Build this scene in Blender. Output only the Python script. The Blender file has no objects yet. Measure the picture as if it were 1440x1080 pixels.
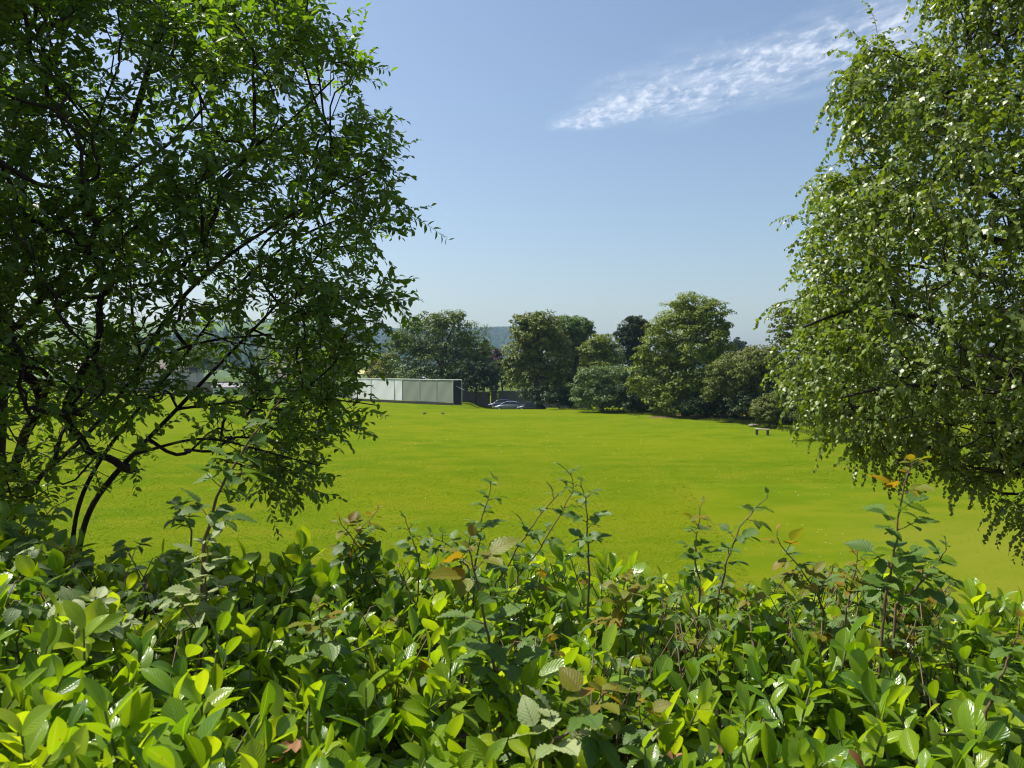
import bpy, math, random
import numpy as np
from mathutils import Vector, noise as mnoise

R = math.radians
rng = np.random.default_rng(7)
random.seed(7)
scene = bpy.context.scene
COL = scene.collection

# ------------------------------------------------------------------ camera
EYE = 5.8
F = 1088.0                      # focal length in pixels of the 1440 wide photograph
PITCH = math.atan(25.0 / F)
cam_d = bpy.data.cameras.new('camera'); cam = bpy.data.objects.new('camera', cam_d); COL.objects.link(cam)
cam.location = (0, 0, EYE); cam.rotation_euler = (R(90) - PITCH, 0, 0)
cam_d.sensor_width = 36.0; cam_d.lens = 36.0 * F / 1440.0
cam_d.clip_start = 0.05; cam_d.clip_end = 9000
cam_d.dof.use_dof = True; cam_d.dof.focus_distance = 14.0; cam_d.dof.aperture_fstop = 11.0
scene.camera = cam
cp, sp = math.cos(PITCH), math.sin(PITCH)

def at(x, y, Y):
    """world point seen at photo pixel (x, y) at distance Y"""
    a = (x - 720.0) / F; b = -(y - 540.0) / F
    dy = cp + b * sp; dz = -sp + b * cp
    return np.array([a / dy * Y, Y, EYE + dz / dy * Y])

# ------------------------------------------------------------------ light
SUN_AZ, SUN_EL = -66.0, 57.0
sd = bpy.data.lights.new('sun', 'SUN'); so = bpy.data.objects.new('sun', sd); COL.objects.link(so)
sd.energy = 5.0; sd.angle = R(0.53); sd.color = (1.0, 0.955, 0.88)
sdir = Vector((math.sin(R(SUN_AZ)) * math.cos(R(SUN_EL)), math.cos(R(SUN_AZ)) * math.cos(R(SUN_EL)), math.sin(R(SUN_EL))))
so.rotation_euler = (-sdir).to_track_quat('-Z', 'Y').to_euler(); so.location = sdir * 50
scene.view_settings.view_transform = 'Standard'; scene.view_settings.look = 'None'
scene.view_settings.exposure = 0.72; scene.view_settings.gamma = 1.0
scene.render.engine = 'CYCLES'
scene.cycles.max_bounces = 8; scene.cycles.diffuse_bounces = 4; scene.cycles.transmission_bounces = 6
scene.cycles.filter_width = 1.1; scene.cycles.glossy_bounces = 2; scene.cycles.sample_clamp_indirect = 6

# ------------------------------------------------------------------ node helpers
class NT:
    def __init__(s, tree): s.t = tree; s.n = tree.nodes; s.l = tree.links
    def add(s, typ, **kw):
        n = s.n.new(typ)
        for k, v in kw.items(): setattr(n, k, v)
        return n
    def put(s, sock, v):
        if hasattr(v, 'is_linked'): s.l.new(v, sock)
        elif isinstance(v, (tuple, list)) and len(v) == 3 and sock.type == 'RGBA': sock.default_value = (*v, 1)
        else: sock.default_value = v
    def math(s, op, a, b=None, c=None, clamp=False):
        n = s.add('ShaderNodeMath', operation=op, use_clamp=clamp)
        for i, v in enumerate((a, b, c)):
            if v is not None: s.put(n.inputs[i], v)
        return n.outputs[0]
    def mix(s, f, a, b, blend='MIX'):
        n = s.add('ShaderNodeMix', data_type='RGBA', blend_type=blend)
        s.put(n.inputs[0], f); s.put(n.inputs[6], a); s.put(n.inputs[7], b)
        return n.outputs[2]
    def noise(s, vec, scale, detail=4, rough=0.55, dist=0.0):
        n = s.add('ShaderNodeTexNoise')
        if vec is not None: s.put(n.inputs['Vector'], vec)
        n.inputs['Scale'].default_value = scale; n.inputs['Detail'].default_value = detail
        n.inputs['Roughness'].default_value = rough; n.inputs['Distortion'].default_value = dist
        return n.outputs[0]
    def smooth(s, v, a, b, lo=0.0, hi=1.0):
        n = s.add('ShaderNodeMapRange', interpolation_type='SMOOTHSTEP')
        s.put(n.inputs[0], v)
        for i, q in enumerate((a, b, lo, hi)): s.put(n.inputs[i + 1], q)
        return n.outputs[0]
    def ramp(s, f, stops):
        n = s.add('ShaderNodeValToRGB'); e = n.color_ramp.elements
        while len(e) < len(stops): e.new(0.5)
        for q, (p, c) in zip(e, stops): q.position = p; q.color = (*c, 1)
        s.put(n.inputs[0], f); return n.outputs[0]
    def mapping(s, vec, scale=(1, 1, 1), rot=(0, 0, 0), loc=(0, 0, 0)):
        n = s.add('ShaderNodeMapping'); s.put(n.inputs[0], vec)
        n.inputs['Scale'].default_value = scale; n.inputs['Rotation'].default_value = rot; n.inputs['Location'].default_value = loc
        return n.outputs[0]

def new_mat(name):
    m = bpy.data.materials.new(name); m.use_nodes = True; m.node_tree.nodes.clear()
    t = NT(m.node_tree); out = t.add('ShaderNodeOutputMaterial'); return m, t, out

def principled(t, color, rough=0.6, spec=0.5, metal=0.0, bump=None, bstr=0.3, bdist=0.02):
    p = t.add('ShaderNodeBsdfPrincipled')
    t.put(p.inputs['Base Color'], color); t.put(p.inputs['Roughness'], rough)
    p.inputs['Specular IOR Level'].default_value = spec; p.inputs['Metallic'].default_value = metal
    if bump is not None:
        b = t.add('ShaderNodeBump'); b.inputs['Strength'].default_value = bstr; b.inputs['Distance'].default_value = bdist
        t.put(b.inputs['Height'], bump); t.l.new(b.outputs[0], p.inputs['Normal'])
    return p

def simple_mat(name, c1, c2=None, rough=0.6, spec=0.5, metal=0.0, scale=6.0, bstr=0.0, bdist=0.01, vscale=(1, 1, 1)):
    m, t, out = new_mat(name)
    if c2 is None: c2 = tuple(v * 0.75 for v in c1)
    co = t.add('ShaderNodeTexCoord').outputs['Object']
    v = t.mapping(co, vscale)
    n = t.noise(v, scale, 5, 0.6)
    col = t.mix(t.smooth(n, 0.3, 0.7), c1, c2)
    p = principled(t, col, rough, spec, metal, n if bstr else None, bstr, bdist)
    t.l.new(p.outputs[0], out.inputs[0]); return m

def leaf_mat(name, stops, trans=(1.5, 1.25, 0.35), tf=0.4, rough=0.4, spec=0.5, back=None, veins=None, bump=True, spots=None):
    """stops: colours over the leaves at random; trans: multiplies the colour that shines through"""
    m, t, out = new_mat(name)
    g = t.add('ShaderNodeNewGeometry')
    stops = list(stops) * 2 if len(stops) == 1 else list(stops)
    n = len(stops)
    col = t.ramp(g.outputs['Random Per Island'], [(i / max(1, n - 1), c) for i, c in enumerate(stops)])
    h = None
    if veins:
        uv = t.add('ShaderNodeUVMap').outputs[0]
        s = t.add('ShaderNodeSeparateXYZ'); t.put(s.inputs[0], uv)
        au = t.math('ABSOLUTE', t.math('SUBTRACT', s.outputs[0], 0.5))
        mid = t.smooth(au, 0.015, 0.05, 1.0, 0.0)
        ph = t.math('SUBTRACT', s.outputs[1], t.math('MULTIPLY', au, 0.75))
        w = t.math('PINGPONG', t.math('MULTIPLY', ph, veins[1]), 0.5)
        side = t.smooth(w, 0.0, 0.12, 1.0, 0.0)
        vv = t.math('MAXIMUM', mid, t.math('MULTIPLY', side, veins[2]))
        col = t.mix(t.math('MULTIPLY', vv, 0.75), col, veins[0])
        h = t.math('SUBTRACT', w, t.math('MULTIPLY', mid, 0.6))
    if spots:
        pos = t.add('ShaderNodeTexCoord').outputs['Object']
        col = t.mix(t.math('MULTIPLY', t.smooth(t.noise(pos, 11.0, 3, 0.6), 0.45, 0.7), 0.35), col, t.mix(1.0, col, (1.25, 0.95, 0.6), 'MULTIPLY'))
        col = t.mix(t.smooth(t.noise(pos, 55.0, 3, 0.6), 0.70, 0.74), col, spots)
    fc = col
    if back is not None: fc = t.mix(g.outputs['Backfacing'], col, back)
    p = principled(t, fc, rough, spec, 0.0, h if bump else None, 0.25, 0.004)
    tr = t.add('ShaderNodeBsdfTranslucent')
    t.put(tr.inputs[0], t.mix(1.0, col, trans, 'MULTIPLY'))
    mx = t.add('ShaderNodeMixShader'); mx.inputs[0].default_value = tf
    t.l.new(p.outputs[0], mx.inputs[1]); t.l.new(tr.outputs[0], mx.inputs[2])
    t.l.new(mx.outputs[0], out.inputs[0]); return m

# ------------------------------------------------------------------ mesh helpers
def tag(o, label=None, cat=None, group=None, kind=None):
    if label: o['label'] = label
    if cat: o['category'] = cat
    if group: o['group'] = group
    if kind: o['kind'] = kind
    return o

def empty(name, loc, label, cat, group=None, rz=0.0):
    o = bpy.data.objects.new(name, None); COL.objects.link(o)
    o.location = loc; o.rotation_euler = (0, 0, rz); o.empty_display_size = 0.2
    return tag(o, label, cat, group)

class MB:
    """collects quads and triangles, then links them as ONE mesh object"""
    def __init__(s): s.v = []; s.q = []; s.uv = []; s.tr = []; s.tuv = []; s.n = 0
    def quads(s, verts, quads, uv=None):
        verts = np.asarray(verts, float).reshape(-1, 3); quads = np.asarray(quads, int).reshape(-1, 4)
        s.v.append(verts); s.q.append(quads + s.n)
        s.uv.append(np.zeros((len(quads) * 4, 2)) if uv is None else np.asarray(uv, float).reshape(-1, 2)[quads.ravel()])
        s.n += len(verts)
    def tris(s, verts, tris):
        verts = np.asarray(verts, float).reshape(-1, 3); tris = np.asarray(tris, int).reshape(-1, 3)
        s.v.append(verts); s.tr.append(tris + s.n); s.n += len(verts)
    def box(s, lo, hi, M=None):
        x0, y0, z0 = lo; x1, y1, z1 = hi
        v = np.array([[x0, y0, z0], [x1, y0, z0], [x1, y1, z0], [x0, y1, z0], [x0, y0, z1], [x1, y0, z1], [x1, y1, z1], [x0, y1, z1]], float)
        if M is not None: v = M(v)
        s.quads(v, [[3, 2, 1, 0], [4, 5, 6, 7], [0, 1, 5, 4], [1, 2, 6, 5], [2, 3, 7, 6], [3, 0, 4, 7]])
    def tube(s, pts, rad, k=6, cap=True):
        pts = np.asarray(pts, float); n = len(pts)
        rad = np.broadcast_to(np.asarray(rad, float), (n,))
        tan = np.gradient(pts, axis=0); tan /= (np.linalg.norm(tan, axis=1, keepdims=True) + 1e-9)
        ref = np.array([0.0, 0.0, 1.0]) if abs(tan[:, 2]).mean() < 0.8 else np.array([1.0, 0.0, 0.0])
        a = np.cross(tan, ref); a /= (np.linalg.norm(a, axis=1, keepdims=True) + 1e-9); b = np.cross(tan, a)
        th = np.arange(k) * 2 * math.pi / k
        ring = pts[:, None, :] + rad[:, None, None] * (np.cos(th)[None, :, None] * a[:, None, :] + np.sin(th)[None, :, None] * b[:, None, :])
        i = np.arange(n - 1)[:, None] * k; j = np.arange(k)[None, :]; j2 = (j + 1) % k
        q = np.stack([i + j, i + j2, i + k + j2, i + k + j], -1).reshape(-1, 4)
        s.quads(ring.reshape(-1, 3), q)
        if cap and k >= 5:
            for row in (ring[0], ring[-1]):
                c = row.mean(0); vv = np.vstack([row, c[None]])
                s.tris(vv, [[m, (m + 1) % k, k] for m in range(k)])
    def leaves(s, T, P, A, N, S):
        """T=(verts, quads, uv) template, P position, A axis, N normal, S scale (n) or (n,3)"""
        tv, tq, tuv = T
        n = len(P)
        if n == 0: return
        A = A / (np.linalg.norm(A, axis=1, keepdims=True) + 1e-9)
        X = np.cross(A, N); X /= (np.linalg.norm(X, axis=1, keepdims=True) + 1e-9)
        Z = np.cross(X, A)
        S = np.asarray(S, float)
        if S.ndim == 1: S = np.repeat(S[:, None], 3, 1)
        m = len(tv)
        w = tv[None] * S[:, None, :]
        V = P[:, None, :] + w[..., 0:1] * X[:, None] + w[..., 1:2] * A[:, None] + w[..., 2:3] * Z[:, None]
        q = (tq[None] + (np.arange(n) * m)[:, None, None]).reshape(-1, 4)
        s.v.append(V.reshape(-1, 3)); s.q.append(q + s.n)
        s.uv.append(np.tile(tuv[tq.ravel()], (n, 1))); s.n += n * m
    def build(s, name, mat, parent=None, smooth=True, loc=None):
        me = bpy.data.meshes.new(name)
        v = np.concatenate(s.v); nq = sum(len(a) for a in s.q); nt = sum(len(a) for a in s.tr)
        if loc is None and parent is not None: v = v - np.array(parent.matrix_basis.translation if parent.parent is None else (0, 0, 0))
        q = np.concatenate(s.q) if nq else np.zeros((0, 4), int); tr = np.concatenate(s.tr) if nt else np.zeros((0, 3), int)
        me.vertices.add(len(v)); me.vertices.foreach_set('co', v.astype(np.float32).ravel())
        me.loops.add(nq * 4 + nt * 3); me.polygons.add(nq + nt)
        me.loops.foreach_set('vertex_index', np.concatenate([q.ravel(), tr.ravel()]).astype(np.int32))
        me.polygons.foreach_set('loop_start', np.concatenate([np.arange(nq) * 4, nq * 4 + np.arange(nt) * 3]).astype(np.int32))
        if nq:
            uv = np.concatenate(s.uv + [np.zeros((nt * 3, 2))])
            l = me.uv_layers.new(name='UVMap'); l.data.foreach_set('uv', uv.astype(np.float32).ravel())
        me.polygons.foreach_set('use_smooth', np.full(nq + nt, smooth))
        me.update(calc_edges=True); me.validate()
        for mm in (mat if isinstance(mat, (list, tuple)) else [mat]): me.materials.append(mm)
        o = bpy.data.objects.new(name, me); COL.objects.link(o)
        if parent is not None: o.parent = parent
        return o

def leaf_template(rows, width, shape, fold=0.15, arch=0.0, serr=0.0, pleat=0.0, cols=2, tipcurl=0.0):
    """leaf lying along +y (0..1), normal +z"""
    us = np.linspace(-1, 1, cols + 1); V = []; UV = []
    for i in range(rows + 1):
        v = i / rows; w = width * shape(v)
        if serr and 0 < i < rows: w *= 1 + serr * (1 if i % 2 else -1)
        for u in us:
            z = fold * abs(u) * w - arch * v * v + (pleat * (1 if i % 2 else -1) * abs(u) if 0 < i < rows else 0)
            V.append((u * w, v * (1 - 0.12 * arch) + serr * 0.12 * abs(u) * (1 if i % 2 else 0), z)); UV.append((u * 0.5 + 0.5, v))
    c = cols + 1
    Q = [(i * c + j, i * c + j + 1, (i + 1) * c + j + 1, (i + 1) * c + j) for i in range(rows) for j in range(cols)]
    return np.array(V), np.array(Q), np.array(UV)

def sh_laurel(v): return (max(0.0, math.sin(math.pi * min(1, v * 0.86 + 0.03)) ** 0.75)) * (1 if v < 0.86 else max(0.02, (1 - v) / 0.14 * 0.75 + 0.1)) + 0.02
def sh_ovate(v): return max(0.02, (math.sin(math.pi * v ** 0.72)) ** 0.85)
def sh_lance(v): return max(0.02, math.sin(math.pi * v ** 0.95) ** 0.9)
T_LAUREL = [leaf_template(8, 0.245, sh_laurel, f, a, cols=4) for f, a in ((0.35, 0.10), (0.18, 0.25), (0.45, -0.06), (0.25, 0.38))]
T_BRAM = [leaf_template(14, 0.36, sh_ovate, f, a, 0.055, 0.022, 4) for f, a in ((0.25, 0.18), (0.12, 0.3))]
T_SALLOW = [leaf_template(4, 0.23, sh_lance, f, a) for f, a in ((0.35, 0.1), (0.2, 0.28))]
T_BIRCH = [leaf_template(3, 0.43, sh_ovate, f, a) for f, a in ((0.25, 0.05), (0.1, 0.22))]
T_CLUMP = [leaf_template(2, 0.36, sh_ovate, f, a) for f, a in ((0.4, 0.15), (0.2, 0.35))]
T_NEEDLE = [leaf_template(2, 0.14, sh_lance, 0.3, 0.2)]

def unit(a): return a / (np.linalg.norm(a, axis=-1, keepdims=True) + 1e-9)
def rdir(n): return unit(rng.normal(size=(n, 3)))
def multi_leaves(mb, Ts, P, A, N, S):
    k = rng.integers(0, len(Ts), len(P))
    for i, T in enumerate(Ts):
        m = k == i
        mb.leaves(T, P[m], A[m], N[m], S[m])

# ------------------------------------------------------------------ terrain
def sstep(a, b, x):
    t = np.clip((x - a) / (b - a), 0, 1); return t * t * (3 - 2 * t)
def zt(x, y):
    x = np.asarray(x, float); y = np.asarray(y, float)
    z = 4.2 * (1 - sstep(3.3, 12.5, y))                                     # bank under the hedge
    z = z + 0.05 * np.sin(x * 0.11 + 1) * np.sin(y * 0.07) * sstep(14, 30, y)
    z = z + 0.9 * sstep(9, 17, x - 0.12 * (y - 20)) * (1 - sstep(20, 34, y)) * sstep(12, 15, y)   # rise by the birch
    dip = sstep(103.5, 108.5, y) * (1 - sstep(150, 170, y)) * sstep(-7, -4, x) * (1 - sstep(16, 22, x))
    z = z - 0.85 * dip                                                       # sunken strip where the cars stand
    z = z + 0.5 * np.exp(-(((x - 16.2) / 2.2) ** 2 + ((y - 87) / 2.5) ** 2))  # earth mound under the lime
    z = z - 3.0 * sstep(190, 600, y)
    return z

def axis_pts(*segs):
    out = []
    for a, b, st in segs: out += list(np.arange(a, b, st))
    return np.array(out + [segs[-1][1]])
gx = axis_pts((-3000, -600, 300), (-600, -150, 50), (-150, -40, 6), (-40, 40, 1.0), (40, 150, 6), (150, 600, 50), (600, 3000, 300))
gy = axis_pts((-250, -20, 30), (-20, 0, 2), (0, 14, 0.5), (14, 40, 1), (40, 100, 3), (100, 125, 0.8), (125, 200, 5), (200, 800, 60), (800, 3500, 300))
GX, GY = np.meshgrid(gx, gy); GZ = zt(GX, GY)
mb = MB(); nx, ny = len(gx), len(gy)
ii, jj = np.meshgrid(np.arange(ny - 1), np.arange(nx - 1), indexing='ij'); b0 = ii * nx + jj
mb.quads(np.stack([GX, GY, GZ], -1), np.stack([b0, b0 + 1, b0 + nx + 1, b0 + nx], -1))

def field_material():
    m, t, out = new_mat('mown_grass')
    co = t.add('ShaderNodeTexCoord').outputs['Object']
    sx = t.add('ShaderNodeSeparateXYZ'); t.put(sx.inputs[0], co); X, Y, Z = sx.outputs
    big = t.noise(t.mapping(co, (0.03, 0.05, 0)), 1.0, 5, 0.6)
    mid = t.noise(t.mapping(co, (0.30, 0.42, 0)), 1.0, 7, 0.7)
    fine = t.noise(co, 9.0, 4, 0.7); tiny = t.noise(co, 60.0, 3, 0.7)
    col = t.mix(t.smooth(big, 0.35, 0.66), (0.082, 0.134, 0.0045), (0.120, 0.154, 0.005))
    col = t.mix(t.smooth(mid, 0.46, 0.64), col, (0.128, 0.152, 0.008))
    col = t.mix(t.math('MULTIPLY', t.smooth(mid, 0.52, 0.3), 0.6), col, (0.066, 0.116, 0.004))
    col = t.mix(t.math('MULTIPLY', t.smooth(fine, 0.5, 0.75), 0.22), col, (0.18, 0.19, 0.015))
    col = t.mix(t.math('MULTIPLY', t.smooth(tiny, 0.52, 0.3), 0.22), col, (0.055, 0.10, 0.003))
    # mower stripes, faint
    st = t.math('SINE', t.math('MULTIPLY', t.math('ADD', t.math('ADD', Y, t.math('MULTIPLY', X, 0.16)), t.math('MULTIPLY', big, 3.0)), 0.62))
    col = t.mix(t.math('MULTIPLY', t.smooth(st, -0.3, 0.3), 0.10), col, (0.16, 0.175, 0.006))
    # drier grass on the rise at the right near edge
    dry = t.math('MULTIPLY', t.smooth(t.math('SUBTRACT', X, t.math('MULTIPLY', Y, 0.12)), 6.0, 11.0), t.smooth(Y, 36.0, 22.0))
    col = t.mix(t.math('MULTIPLY', dry, t.smooth(mid, 0.2, 0.6, 0.15, 0.5)), col, (0.15, 0.158, 0.02))
    # bare soil: under the lime, around the bench, car strip and below the hedge
    def blob(cx, cy, rx, ry):
        dx = t.math('DIVIDE', t.math('SUBTRACT', X, cx), rx); dy = t.math('DIVIDE', t.math('SUBTRACT', Y, cy), ry)
        d = t.math('SQRT', t.math('ADD', t.math('MULTIPLY', dx, dx), t.math('MULTIPLY', dy, dy)))
        return t.smooth(t.math('ADD', d, t.math('MULTIPLY', t.math('SUBTRACT', fine, 0.5), 0.9)), 1.1, 0.75)
    soil = blob(17.0, 85.0, 2.2, 1.0)
    soil = t.math('MAXIMUM', soil, t.math('MULTIPLY', blob(21.5, 90.0, 7.0, 3.4), 1.0))
    soil = t.math('MAXIMUM', soil, t.smooth(Y, 12.0, 9.0))
    col = t.mix(t.smooth(Y, 168.0, 180.0), col, t.mix(mid, (0.05, 0.085, 0.02), (0.09, 0.12, 0.03)))
    col = t.mix(soil, col, t.mix(fine, (0.16, 0.105, 0.06), (0.075, 0.055, 0.035)))
    p = principled(t, col, 1.0, 0.0, 0.0, t.math('ADD', fine, t.math('MULTIPLY', tiny, 0.8)), 0.6, 0.05)
    t.l.new(p.outputs[0], out.inputs[0]); return m
M_FIELD = field_material()
tag(mb.build('ground', M_FIELD), kind='structure')

# grass blades on the nearer lawn
M_BLADE = leaf_mat('grass_blade', [(0.0698, 0.1256, 0.0028), (0.0930, 0.1395, 0.0037), (0.0977, 0.1395, 0.0047), (0.1116, 0.1442, 0.0093)], (1.3, 1.25, 0.5), 0.3, 0.9, 0.0)
n = 230000
y = 13.0 * (62.0 / 13.0) ** rng.random(n); x = (rng.random(n) * 2 - 1) * (0.72 * y + 1.0)
kp = ~((x - 0.12 * y > 4.0) & (y < 38) & (rng.random(n) < 0.97)); x, y = x[kp], y[kp]; n = len(x)
h = (0.010 + 0.014 * rng.random(n)) * (1 + 0.015 * (y - 13)) * (1 - 0.75 * sstep(38, 62, y)); w = 0.009 + 0.0005 * y
z = zt(x, y) - 0.004; th = rng.random(n) * 6.283; lean = rng.normal(size=(n, 2)) * 1.3
dx, dy = np.cos(th) * w, np.sin(th) * w
V = np.stack([np.stack([x - dx, y - dy, z], -1), np.stack([x + dx, y + dy, z], -1), np.stack([x + lean[:, 0] * h, y + lean[:, 1] * h, z + h], -1)], 1)
g = MB(); g.tris(V, np.arange(n * 3).reshape(-1, 3))
tag(g.build('grass', M_BLADE), kind='stuff')

# longer grass left along the tree line and the walls
M_LONG = leaf_mat('long_grass_blade', [(0.06, 0.10, 0.012), (0.10, 0.14, 0.016), (0.17, 0.17, 0.04)], (1.4, 1.3, 0.5), 0.35, 0.7, 0.1)
pl_ = np.array([((a - 720) / F * b, b) for a, b in ((640, 118), (690, 116), (760, 107), (830, 101), (885, 95), (930, 85.5), (1000, 83), (1060, 77), (1110, 70), (1190, 62), (1300, 60))])
n = 9000; tt = rng.random(n) * (len(pl_) - 1); k = tt.astype(int); f_ = (tt - k)[:, None]
q = pl_[k] * (1 - f_) + pl_[k + 1] * f_ + rng.normal(size=(n, 2)) * np.array([0.8, 0.55]) + np.array([0, 0.9])
kp = ~((q[:, 0] > -5) & (q[:, 0] < 6.5) & (q[:, 1] > 104)); q = q[kp]; n = len(q)
h = rng.uniform(0.12, 0.5, n) * (0.5 + 0.5 * np.abs(np.sin(q[:, 0] * 1.7) * np.sin(q[:, 0] * 0.61))); th = rng.random(n) * 6.28
z = zt(q[:, 0], q[:, 1]) - 0.01; a_ = np.stack([np.cos(th), np.sin(th)], -1) * 0.035; l_ = rng.normal(size=(n, 2)) * 0.35 * h[:, None]
V = np.stack([np.column_stack([q - a_, z]), np.column_stack([q + a_, z]), np.column_stack([q + l_, z + h])], 1)
g = MB(); g.tris(V, np.arange(n * 3).reshape(-1, 3)); tag(g.build('long_grass', M_LONG), kind='stuff')

# white clover heads dotted over the near lawn
M_CLOVER = simple_mat('clover_white', (0.75, 0.74, 0.66), (0.6, 0.6, 0.5), 0.8)
g = MB(); n = 2300
cy = 17 * (75 / 17) ** rng.random(n); cx = (rng.random(n) * 2 - 1) * 0.66 * cy
keep = np.array([mnoise.noise(Vector((a * 0.16, b * 0.12, 3.1))) > 0.02 for a, b in zip(cx, cy)]); cx, cy = cx[keep], cy[keep]; n = len(cx)
cz = zt(cx, cy); r_ = 0.009 + 0.008 * rng.random(n)
octa = np.array([[1, 0, 0], [0, 1, 0], [-1, 0, 0], [0, -1, 0], [0, 0, 1.0], [0, 0, -0.6]])
V = np.stack([cx, cy, cz + 0.045], -1)[:, None] + octa[None] * r_[:, None, None]
f = np.array([[0, 1, 4], [1, 2, 4], [2, 3, 4], [3, 0, 4], [1, 0, 5], [2, 1, 5], [3, 2, 5], [0, 3, 5]])
g.tris(V, (f[None] + (np.arange(n) * 6)[:, None, None]).reshape(-1, 3))
tag(g.build('clover_flowers', M_CLOVER), kind='stuff')

# ------------------------------------------------------------------ hills and far woodland
def hill_h(x, y):
    x = np.asarray(x, float); y = np.asarray(y, float)
    far = 118 * sstep(1500, 2500, y) * (1 + 0.05 * np.sin(x * 0.0016 + 0.6) + 0.03 * np.sin(x * 0.006)) * (1 - 0.25 * sstep(2700, 3400, y)) * (1 - 0.75 * sstep(0.0, 0.16, x / np.maximum(y, 1)))
    near = 76 * sstep(620, 1300, y - 0.1 * x) * (1 - sstep(1450, 2000, y)) * (1 - sstep(-330, -120, x + 0.02 * y)) * (1 + 0.05 * np.sin(x * 0.01))
    rightn = 0 * sstep(700, 1300, y) * (1 - sstep(1500, 2100, y)) * sstep(350, 800, x)
    return -3.6 + np.maximum.reduce([far, near, rightn])
hx = np.linspace(-2900, 2900, 150); hy = np.linspace(560, 3380, 110)
HX, HY = np.meshgrid(hx, hy); HZ = hill_h(HX, HY); nx, ny = len(hx), len(hy)
mb = MB(); ii, jj = np.meshgrid(np.arange(ny - 1), np.arange(nx - 1), indexing='ij'); b0 = ii * nx + jj
mb.quads(np.stack([HX, HY, HZ], -1), np.stack([b0, b0 + 1, b0 + nx + 1, b0 + nx], -1))
m, t, out = new_mat('hill_pasture')
co = t.add('ShaderNodeTexCoord').outputs['Object']
vo = t.add('ShaderNodeTexVoronoi'); t.put(vo.inputs['Vector'], t.mapping(co, (0.006, 0.004, 0))); vo.inputs['Scale'].default_value = 1.0
sc = t.add('ShaderNodeSeparateColor'); t.put(sc.inputs[0], vo.outputs['Color'])
col = t.ramp(sc.outputs[0], [(0, (0.05, 0.085, 0.03)), (0.35, (0.08, 0.12, 0.035)), (0.7, (0.10, 0.14, 0.04)), (1.0, (0.20, 0.20, 0.06))])
p = principled(t, col, 0.9, 0.1); t.l.new(p.outputs[0], out.inputs[0])
tag(mb.build('hills', m), kind='structure')
M_FARWOOD = leaf_mat('far_wood', [(0.025, 0.05, 0.012), (0.04, 0.075, 0.018), (0.06, 0.1, 0.022), (0.03, 0.06, 0.02)], tf=0.15, rough=0.8, spec=0.1)
g = MB()
def field_at(x, y):      # the pale stubble field on the near hill stays open
    return ((x > -245) & (x < -150) & (y > 800) & (y < 960))
N0 = 42000
fx = rng.uniform(-1500, 1500, N0); fy = rng.uniform(620, 2680, N0)
vis = np.abs(fx) < 0.62 * fy
wood = np.array([mnoise.noise(Vector((a * 0.0035, b * 0.0028, 7.7))) for a, b in zip(fx, fy)])
hz = hill_h(fx, fy)
keep = vis & (hz > 2) & ((wood > -0.25) | (hz > 78)) & ~field_at(fx, fy)
fx, fy, hz = fx[keep], fy[keep], hz[keep]; n = len(fx)
k = 6; th = np.arange(k) * 2 * math.pi / k
rr = rng.uniform(4, 8, n); hh = rng.uniform(9, 17, n)
rings = []
for f_r, f_z in ((0.75, 0.1), (1.0, 0.35), (0.72, 0.7), (0.12, 1.0)):
    j = 1 + 0.3 * rng.normal(size=(n, k))
    rings.append(np.stack([fx[:, None] + rr[:, None] * f_r * j * np.cos(th), fy[:, None] + rr[:, None] * f_r * j * np.sin(th), hz[:, None] + hh[:, None] * (f_z + 0.04 * rng.normal(size=(n, k)))], -1))
V = np.concatenate(rings, 1)
q = np.array([[r_ * k + j, r_ * k + (j + 1) % k, (r_ + 1) * k + (j + 1) % k, (r_ + 1) * k + j] for r_ in range(3) for j in range(k)])
g.quads(V, (q[None] + (np.arange(n) * 4 * k)[:, None, None]).reshape(-1, 4))
tag(g.build('far_woodland', M_FARWOOD, smooth=False), kind='stuff')
# the pale stubble field
g = MB(); a = np.linspace(-245, -150, 12); b = np.linspace(800, 960, 14); AX, BY = np.meshgrid(a, b)
b0 = (np.arange(13)[:, None] * 12 + np.arange(11)[None]).ravel()
g.quads(np.stack([AX, BY, hill_h(AX, BY) + 1.2], -1), np.stack([b0, b0 + 1, b0 + 13, b0 + 12], -1))
tag(g.build('stubble_field', simple_mat('stubble', (0.5, 0.42, 0.15), (0.42, 0.37, 0.13), 0.9, scale=0.05)), kind='structure')

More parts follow.
